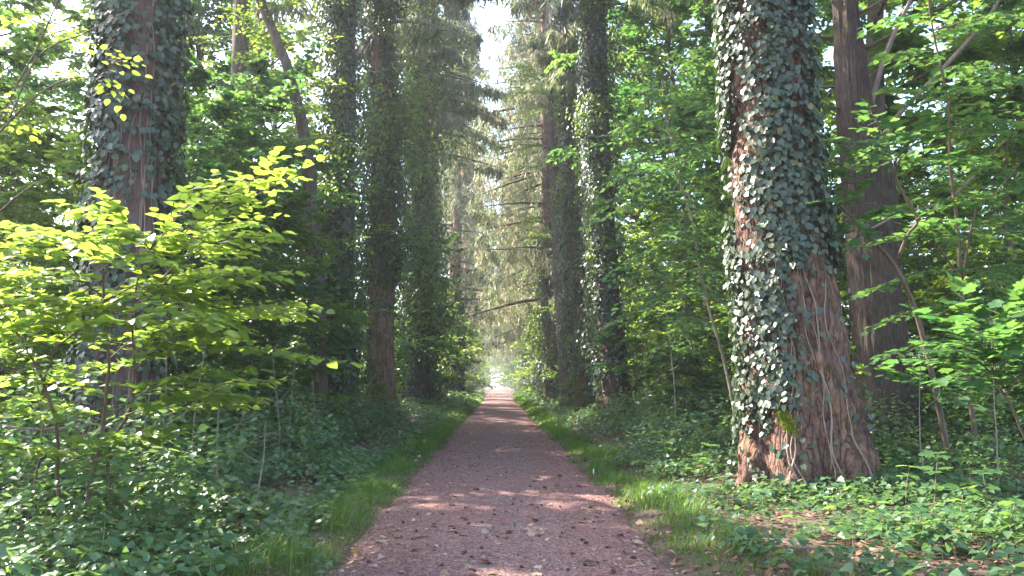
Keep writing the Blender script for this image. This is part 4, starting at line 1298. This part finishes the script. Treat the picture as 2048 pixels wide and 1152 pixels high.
M_GRASSY = plain_material('green_herb_stem', (.10, .14, .045), .6, .3, 20)
g = np.random.default_rng(85)
MS = [(1850, 8.2, .78, .15, 'tallest pale maple seedling standing right of the huge flared foot'), (1795, 8.9, .55, .13, None), (1900, 7.5, .5, .14, None), (1960, 8.0, .62, .14, None), (1660, 8.3, .42, .11, None), (1580, 7.9, .35, .11, None),
      (1745, 7.4, .40, .12, None), (1520, 8.6, .36, .10, None), (1690, 7.0, .34, .12, None), (1830, 6.9, .36, .12, None), (1990, 6.9, .42, .13, None), (1450, 9.6, .40, .10, None), (1385, 11.5, .5, .12, None), (1330, 13, .55, .12, None),
      (1270, 16, .6, .13, None), (1420, 12.4, .5, .12, None), (1600, 7.0, .28, .10, None), (1930, 9.2, .6, .13, None)]
rest = sorted([q for q in MS if q[4] is None], key=lambda q: q[0])
for k, q in enumerate(MS):
    lab = q[4] or f'lobed maple seedling in the sunlit ground cover right of the path, {ORD[rest.index(q)].replace("nearest", "first")} from the left'
    seedling('maple_seedling', lab, q[0], q[1], q[2], q[3], LEAF_MAPLE, 'maple', M_MAPLE, 1200 + k, 3, 'maple seedlings', .75, 3)
NT = sorted([(g.uniform(20, 690), g.uniform(5.6, 7.6)) for _ in range(20)] + [(g.uniform(560, 740), g.uniform(7.2, 9.5)) for _ in range(6)])
for k, (px, d) in enumerate(NT):
    seedling('nettle', f'toothed-leaved nettle at the lower left of the picture, {ORD[k].replace("nearest", "first")} from the left edge', px, d, g.uniform(.3, .55), .12, LEAF_NETTLE, 'nettle', M_COVER, 1300 + k, 5, 'nettles in the left foreground', .55, 2)

# slender bare shoots in the undergrowth
SH = [(405, 900, 640, 9.5, 'left'), (440, 915, 775, 9.0, 'left'), (560, 880, 700, 13, 'left'), (590, 870, 690, 14, 'left'), (350, 960, 700, 8.6, 'left'), (520, 940, 840, 8.8, 'left'), (640, 880, 760, 14, 'left'), (285, 1000, 760, 8.0, 'left'),
      (1300, 850, 640, 18, 'right'), (1345, 860, 600, 16, 'right'), (1835, 840, 690, 10.5, 'right'), (1980, 850, 620, 10, 'right')]
cnt = {'left': 0, 'right': 0}
for k, (px, py, pt, d, side) in enumerate(sorted(SH)):
    b = gpt(px, d); cnt[side] += 1
    rt = thing('bare_shoot', f'thin bare woody shoot in the {side} undergrowth, {ORD[cnt[side] - 1].replace("nearest", "first")} from the left', 'shoot', b, 'bare shoots in the undergrowth')
    tp = at(px + g.uniform(-22, 22), pt, d + g.uniform(-.3, .3))
    limb(rt, 'stem', [b - [0, 0, .04], (b * .6 + tp * .4) + [g.normal(0, .05), 0, 0], tp], .012, .004, M_DEAD, 14, 6)
    md = b * .45 + tp * .55
    limb(rt, 'branch', [md, md + [g.choice([-1, 1]) * .22, 0, .18], md + [g.choice([-1, 1]) * .3, .05, .42]], .006, .002, M_DEAD, 10, 5)

# arching thin branches of a sapling that stands beside the left edge
b = gpt(-140, 9.5)
st = [b - [0, 0, .05], at(-110, 600, 9.5), at(-60, 350, 9.4), at(20, 235, 9.3), at(110, 165, 9.2), at(205, 150, 9.0)]
b1 = [at(-60, 350, 9.4), at(30, 180, 9.3), at(90, 60, 9.2), at(130, -30, 9.1)]
b2 = [at(-100, 520, 9.5), at(-20, 440, 9.3), at(60, 375, 9.0), at(100, 355, 8.8)]
b3 = [at(20, 235, 9.3), at(80, 110, 9.2), at(180, 60, 9.0), at(260, 20, 8.8)]
sp = fanned(at(205, 150, 9.0), [at(250, 120, 8.8), at(230, 190, 9.3)]) + fanned(at(90, 60, 9.2), [at(20, 40, 9), at(150, 80, 9.6)]) + fanned(at(20, 235, 9.3), [at(-30, 200, 8.9), at(60, 260, 9.7)])
sapling('arching_sapling', 'thin bare branches arching into the picture at the upper left', b, [(st, .024, .006), (b1, .016, .006), (b2, .014, .004), (b3, .012, .004)], sp, .10, M_YOUNG, LEAF_OVAL, 'hazel', 1400, 30, .4, .10, .6, dens=3)
# dead branch caught in the undergrowth at the far left
rt = thing('fallen_branch', 'reddish dead branch lying level in the undergrowth behind the hazel stems', 'branch', at(60, 858, 8.6))
limb(rt, 'limb', [at(-30, 850, 8.5), at(40, 856, 8.6), at(100, 858, 8.7), at(140, 856, 8.8)], .024, .014, M_DEAD)

# ------------------------------------------------------------------ ground cover, grass, litter
def cover(n, xr, yr, side, leaf, tmpl, hk, seed, kmin=4, kmax=7, tint=.45, dens_k=2.6):
    g = np.random.default_rng(seed)
    y = yr[0] + (yr[1] - yr[0]) * g.random(n) ** 1.1
    a, b = xr
    x = side * (a + (b - a) * g.random(n) ** 1.15)
    el, er = path_edges(y)
    dist = np.where(side > 0, x - er, el - x)
    patch = fbm(x * .7, y * .7, 91)
    low = np.clip(np.hypot(x - 4.6, (y - 9.2) * .7) / 3.2, .5, 1) if side > 0 else 1.0
    kp = (g.random(n) < np.clip(patch * dens_k - (.45 if side < 0 else .68), .05, 1) * (1 if hk < 1 or side < 0 else (low > .95))) & (dist > .45 + .5 * vnoise(x * 0, y * 1.3, 92 + side)) & (np.abs(x) < 3.5 + y * .8)
    x, y, dist, patch = x[kp], y[kp], dist[kp], patch[kp]
    n = len(x)
    low = low[kp] if side > 0 else 1.0
    h = hk * np.clip(.35 + dist * .28, .3, 1.25) * (.45 + .9 * patch) * g.uniform(.5, 1.1, n) * low
    gz = groundz(x, y)
    P, Yv, Nv, S, T = [], [], [], [], []
    ph = g.uniform(0, 6.28, n)
    stem = Acc()
    for k in range(kmax):
        m = g.random(n) < (1 if k < kmin else .5)
        aa = ph + k * 2.3 + g.normal(0, .4, n)
        rr = leaf * g.uniform(.3, 1.3, n) * (1 + .4 * k / kmax)
        hh = h * (1 - .75 * (k / kmax) * g.random(n))
        p = np.stack([x + rr * np.cos(aa), y + rr * np.sin(aa), gz + hh], -1)
        yv = np.stack([np.cos(aa), np.sin(aa), g.normal(-.15, .3, n)], -1)
        nv = np.array([0, 0, 1.]) + g.normal(0, .38, (n, 3))
        P.append(p[m]); Yv.append(yv[m]); Nv.append(nv[m]); S.append((leaf * g.uniform(.55, 1.2, n))[m])
        T.append(np.clip(tint + (patch - .5) * .5 + g.normal(0, .17, n) + (g.random(n) > .98) * .5, 0, 1)[m])
    return [np.concatenate(v) for v in (P, Yv, Nv, S, T)], np.stack([x, y, gz, h], -1)


for side, nm, lab in ((-1, 'left', 'dense low leafy ground cover of nettles and brambles left of the path'), (1, 'right', 'dense low sunlit ground cover of brambles and seedlings right of the path')):
    acc = Acc()
    near, st = cover(7500 if side < 0 else 9000, (1.6, 9), (4.5, 15), side, .10, None, .42 if side < 0 else .52, 101 + side)
    half = np.arange(len(near[0])) % 3 != 0
    add_leaves(acc, NETTLE_LITE, *[q[half] for q in near])
    add_leaves(acc, LOBE_LITE if side > 0 else IVY_LITE, *[q[~half] for q in near])
    mid, _ = cover(9000, (1.7, 20), (14, 40), side, .13, LEAF_HEX, .6, 103 + side)
    add_leaves(acc, LEAF_RHOMB, *mid)
    tall, _ = cover(4200, (3.0, 10), (6.5, 26), side, .12, LEAF_HEX, 1.15, 107 + side, 5, 8)
    add_leaves(acc, LEAF_RHOMB, *tall)
    fa, _ = cover(7000, (1.8, 40), (38, 110), side, .3, LEAF_RHOMB, .8, 105 + side)
    add_leaves(acc, LEAF_RHOMB, *fa)
    for q in st[::2]:
        p0 = q[:3]; p1 = p0 + [rng.normal(0, .04), rng.normal(0, .04), q[3]]
        w = .0035; V = np.array([p0 + [-w, 0, 0], p0 + [w, 0, 0], p1 + [0, w * .6, 0], p0 + [0, w, 0]])
        acc.add(V, np.array([[0, 1, 2], [1, 3, 2], [3, 0, 2]]), .97)
    stuff(link('ground_cover', acc.mesh('ground_cover', M_COVER)), lab, 'ground cover')


def grass(n, side, seed):
    g = np.random.default_rng(seed)
    y = 4.5 + 75 * g.random(n) ** 2.0
    el, er = path_edges(y)
    w = (.55 + .65 * vnoise(y * .5, y * 0 + side, 111)) * (1 if side < 0 else 1.05)
    d = -.10 + w * g.random(n) ** 1.1 + np.abs(g.normal(0, .12, n))
    x = np.where(side < 0, el - d, er + d)
    cl = fbm(x * 2.2, y * 1.6, 112)
    kp = g.random(n) < np.clip(cl * 3.0 - (.55 if side < 0 else .8), .02, 1)
    x, y, cl, d = x[kp], y[kp], cl[kp], d[kp]; n = len(x)
    L = g.uniform(.07, .22, n) * (.45 + .9 * cl) * np.clip(.5 + d * 1.6, .45, 1.3) * (1 + np.clip((y - 18) / 60, 0, 1.3))
    wd = .0035 * (1 + np.clip((y - 7) / 9, 0, 6))
    az = g.uniform(0, 6.28, n); ln = g.uniform(.15, .75, n)
    d1 = np.stack([np.cos(az) * ln, np.sin(az) * ln, np.ones(n)], -1)
    d2 = np.stack([np.cos(az) * ln * 2.4, np.sin(az) * ln * 2.4, np.full(n, .7)], -1)
    p0 = np.stack([x, y, groundz(x, y) - .01], -1); sd = np.stack([-np.sin(az), np.cos(az), 0 * az], -1) * wd[:, None]
    p1 = p0 + d1 * L[:, None] * .55; p2 = p1 + d2 * L[:, None] * .45
    V = np.stack([p0 - sd, p0 + sd, p1 - sd * .8, p1 + sd * .8, p2], 1).reshape(-1, 3)
    i = (np.arange(n) * 5)[:, None]
    Ft = np.concatenate([i + [0, 1, 3], i + [0, 3, 2], i + [2, 3, 4]], 1).reshape(-1, 3)
    t = np.clip(.45 + (cl - .5) * .6 + g.normal(0, .15, n) + (g.random(n) > .97) * .5, 0, 1)
    acc = Acc(); acc.add(V, Ft, np.repeat(t, 3))
    return acc.mesh('grass', M_GRASS)


stuff(link('grass', grass(40000, -1, 121)), 'fresh green grass verge along the left edge of the path', 'grass')
stuff(link('grass', grass(37000, 1, 122)), 'patchy sunlit grass verge along the right edge of the path', 'grass')

# crumbs of bark, needles and leaf on the path and forest floor
g = np.random.default_rng(131)
n = 26000
y = 4.8 + 24 * g.random(n) ** 1.8
el, er = path_edges(y); x = el + (er - el) * g.random(n)
kp = g.random(n) < np.clip(fbm(x * 1.5, y * 1.5, 132) * 2.2 - .4 + .5 * np.abs((x - .1) / 1.5) ** 3, .1, 1)
x, y = x[kp], y[kp]; n = len(x)
az = g.uniform(0, 6.28, n)
acc = Acc()
P = np.stack([x, y, pathz(x, y) + .004 + g.random(n) * .004], -1)
add_leaves(acc, LEAF_STRIP, P, np.stack([np.cos(az), np.sin(az), g.normal(0, .15, n)], -1), np.array([0, 0, 1.]) + g.normal(0, .25, (n, 3)), g.uniform(.02, .065, n) * np.clip(y / 9, 1, 2.2), np.clip(g.beta(1.1, 1.3, n), 0, .94))
n = 2600
y = 4.8 + 26 * g.random(n) ** 1.6; el, er = path_edges(y)
q = g.random(n); q = np.where(g.random(n) < .55, np.where(g.random(n) < .5, q * .16, 1 - q * .16), q)
x = el + (er - el) * q; az = g.uniform(0, 6.28, n)
add_leaves(acc, LEAF_HEX, np.stack([x, y, pathz(x, y) + .008], -1), np.stack([np.cos(az), np.sin(az), g.normal(0, .1, n)], -1), np.array([0, 0, 1.]) + g.normal(0, .3, (n, 3)), g.uniform(.02, .055, n), np.clip(g.beta(2.4, 1.2, n), 0, .95))
stuff(link('needle_litter', acc.mesh('needle_litter', M_LITTER)), 'needles and leaf crumbs scattered over the reddish path', 'litter')
acc = Acc()
n = 16000
sd = np.where(g.random(n) < .42, -1, 1)
y = 5 + 26 * g.random(n) ** 1.4; x = sd * (1.6 + (4 + y * .5) * g.random(n)); az = g.uniform(0, 6.28, n)
add_leaves(acc, LEAF_RHOMB, np.stack([x, y, groundz(x, y) + .012 + g.random(n) * .02], -1), np.stack([np.cos(az), np.sin(az), g.normal(0, .25, n)], -1), np.array([0, 0, 1.]) + g.normal(0, .4, (n, 3)), g.uniform(.05, .12, n), np.clip(g.beta(2, 2, n), 0, .95))
stuff(link('leaf_litter', acc.mesh('leaf_litter', M_LITTER)), 'brown dead leaves covering the soil under the plants', 'litter')

# fallen leaves one can pick out on the path
g = np.random.default_rng(141)
lm = [new_mesh('fallen_leaf', LEAF_MAPLE[0] * [1, 1, 1.6], [LEAF_MAPLE[1]], M_LITTER, np.full(len(LEAF_MAPLE[1]), t)) for t in (.5, .7, .82, .93)] + \
     [new_mesh('fallen_leaf', LEAF_OVAL[0] * [.9, 1, 1.8], [LEAF_OVAL[1]], M_LITTER, np.full(len(LEAF_OVAL[1]), t)) for t in (.4, .65, .85)]
yel = new_mesh('fallen_leaf', LEAF_MAPLE[0] * [1, 1, 2.2], [LEAF_MAPLE[1]], M_LITTER, np.full(len(LEAF_MAPLE[1]), 1.0))


def on_path(px, py):
    d = CAMZ / max((py - 766) / F, .005); p = at(px, py, d)
    f = (CAMZ - pathz(0, d)) / (CAMZ - p[2]); return np.array([p[0] * f, p[1] * f, pathz(p[0] * f, p[1] * f)])


spots = [(829, 1044), (865, 1050), (905, 1065), (906, 1083), (930, 1084), (1000, 1076), (1075, 1042), (1190, 1042), (1240, 1083), (1268, 1086), (1255, 1107), (1345, 1040), (1183, 1098), (950, 1148), (982, 1150),
         (1225, 1146), (895, 1148), (740, 1096), (768, 1112), (716, 1118), (836, 1102), (818, 1042), (1062, 1050), (1138, 1108), (1172, 1120), (1206, 1122), (1100, 1010), (1010, 1050), (860, 1030), (800, 1060), (770, 1078), (1335, 1100), (1280, 1130)]
for px, py in spots + [(g.uniform(700 + (1150 - py) * .85, 1380 - (1150 - py) * .95), py) for py in 1150 - 290 * g.random(90) ** .8]:
    p = on_path(px, py)
    o = link('fallen_leaf', lm[int(g.integers(0, 7))])
    s = g.uniform(.05, .115)
    o.scale = (s, s, s); o.location = p + [0, 0, .012]; o.rotation_euler = (g.normal(0, .25), g.normal(0, .25), g.uniform(0, 6.28))
    tag(o, 'small dry tan fallen leaf lying on the reddish path', 'leaf', 'dry leaves on the path')
p = on_path(722, 1112); o = link('fallen_leaf', yel); o.scale = (.11,) * 3; o.location = p + [0, 0, .03]; o.rotation_euler = (.5, .2, 2.0)
tag(o, 'yellow fallen leaf at the left edge of the path near the grass', 'leaf')

# conifer cones
def cone_mesh():
    nr, ns = 9, 10
    V = []
    for i in range(nr):
        u_ = i / (nr - 1); rr = .24 * math.sin(math.pi * min(max(u_ * .92 + .05, 0), 1)) ** .7
        for j in range(ns):
            k = 1.22 if (i + j) % 2 == 0 else .78
            a = 6.283 * (j + .5 * (i % 2)) / ns
            V.append((rr * k * math.cos(a), u_ - .5 + (.05 if k > 1 else 0), rr * k * math.sin(a)))
    Fq = [(i * ns + j, i * ns + (j + 1) % ns, (i + 1) * ns + (j + 1) % ns, (i + 1) * ns + j) for i in range(nr - 1) for j in range(ns)]
    V += [(0, -.52, 0), (0, .54, 0)]
    Ft = [(nr * ns, (j + 1) % ns, j) for j in range(ns)] + [(nr * ns + 1, (nr - 1) * ns + j, (nr - 1) * ns + (j + 1) % ns) for j in range(ns)]
    return new_mesh('conifer_cone', np.array(V), [np.array(Ft), np.array(Fq)], M_CONE)


cm = cone_mesh()
spots = [(937, 1049), (909, 1059), (1079, 1075), (1120, 1076), (1124, 1068), (1188, 1057), (1147, 1057), (1164, 1082), (1180, 1128), (1136, 1139), (1170, 1130), (931, 1106), (738, 1122), (943, 1115), (1244, 1013), (1227, 1030), (1120, 1014), (1083, 1010), (1075, 1015),
         (1025, 1009), (835, 1031), (885, 1030), (806, 1048), (1012, 946), (1060, 972), (1308, 1135), (1195, 1126), (1215, 1095)]
for px, py in spots + [(g.uniform(760 + (1150 - py) * .8, 1340 - (1150 - py) * .9), py) for py in 1145 - 240 * g.random(24)]:
    p = on_path(px, py)
    o = link('conifer_cone', cm)
    s = g.uniform(.032, .055)
    o.scale = (s * 1.15, s, s * 1.15); o.location = p + [0, 0, s * .22]; o.rotation_euler = (g.normal(0, .15), 0, g.uniform(0, 6.28))
    tag(o, 'dark brown conifer cone lying on the reddish path', 'cone', 'cones scattered on the path')
# two thin twigs lying on the path
for pts, lab in ((((822, 1080), (845, 1076), (857, 1077)), 'short thin twig lying on the left half of the path'), (((1165, 1127), (1180, 1132), (1192, 1131)), 'short dark twig lying on the right half of the path')):
    P = smooth_path(np.array([on_path(*q) for q in pts]) + [0, 0, .012], 8)
    acc = Acc(); add_tube(acc, P, np.linspace(.011, .005, 8), 6)
    tag(link('fallen_twig', acc.mesh('fallen_twig', M_TWIG, smooth=True)), lab, 'twig')
# the little white stub at the right edge of the path
p = on_path(1187, 946)
acc = Acc(); w, h = .012, .10
P = np.array([[0, 0, -.05], [.001, 0, .03], [.003, .001, .07], [.004, .001, h]]); add_tube(acc, P, [w, w, w * .95, w * .8], 8)
o = link('white_stub', acc.mesh('white_stub', M_WHITE, smooth=False)); o.location = p
tag(o, 'small white stub standing upright at the grassy right edge of the path', 'marker')

# ------------------------------------------------------------------ thin morning haze under the trees
bx = [(-425, -65, -1.5), (425, -65, -1.5), (425, 705, -1.5), (-425, 705, -1.5), (-425, -65, 42), (425, -65, 42), (425, 705, 42), (-425, 705, 42)]
m, nt, N, L, out = mat_new('haze')
v = N.new('ShaderNodeVolumePrincipled'); v.inputs['Color'].default_value = (.93, .95, 1, 1); v.inputs['Density'].default_value = .0007
v.inputs['Anisotropy'].default_value = .3
L.new(v.outputs[0], out.inputs['Volume'])
stuff(link('haze', new_mesh('haze', np.array(bx, float), [np.array([[0, 3, 2, 1], [4, 5, 6, 7], [0, 1, 5, 4], [1, 2, 6, 5], [2, 3, 7, 6], [3, 0, 4, 7]])], m)), 'thin pale haze hanging in the air of the avenue', 'haze')
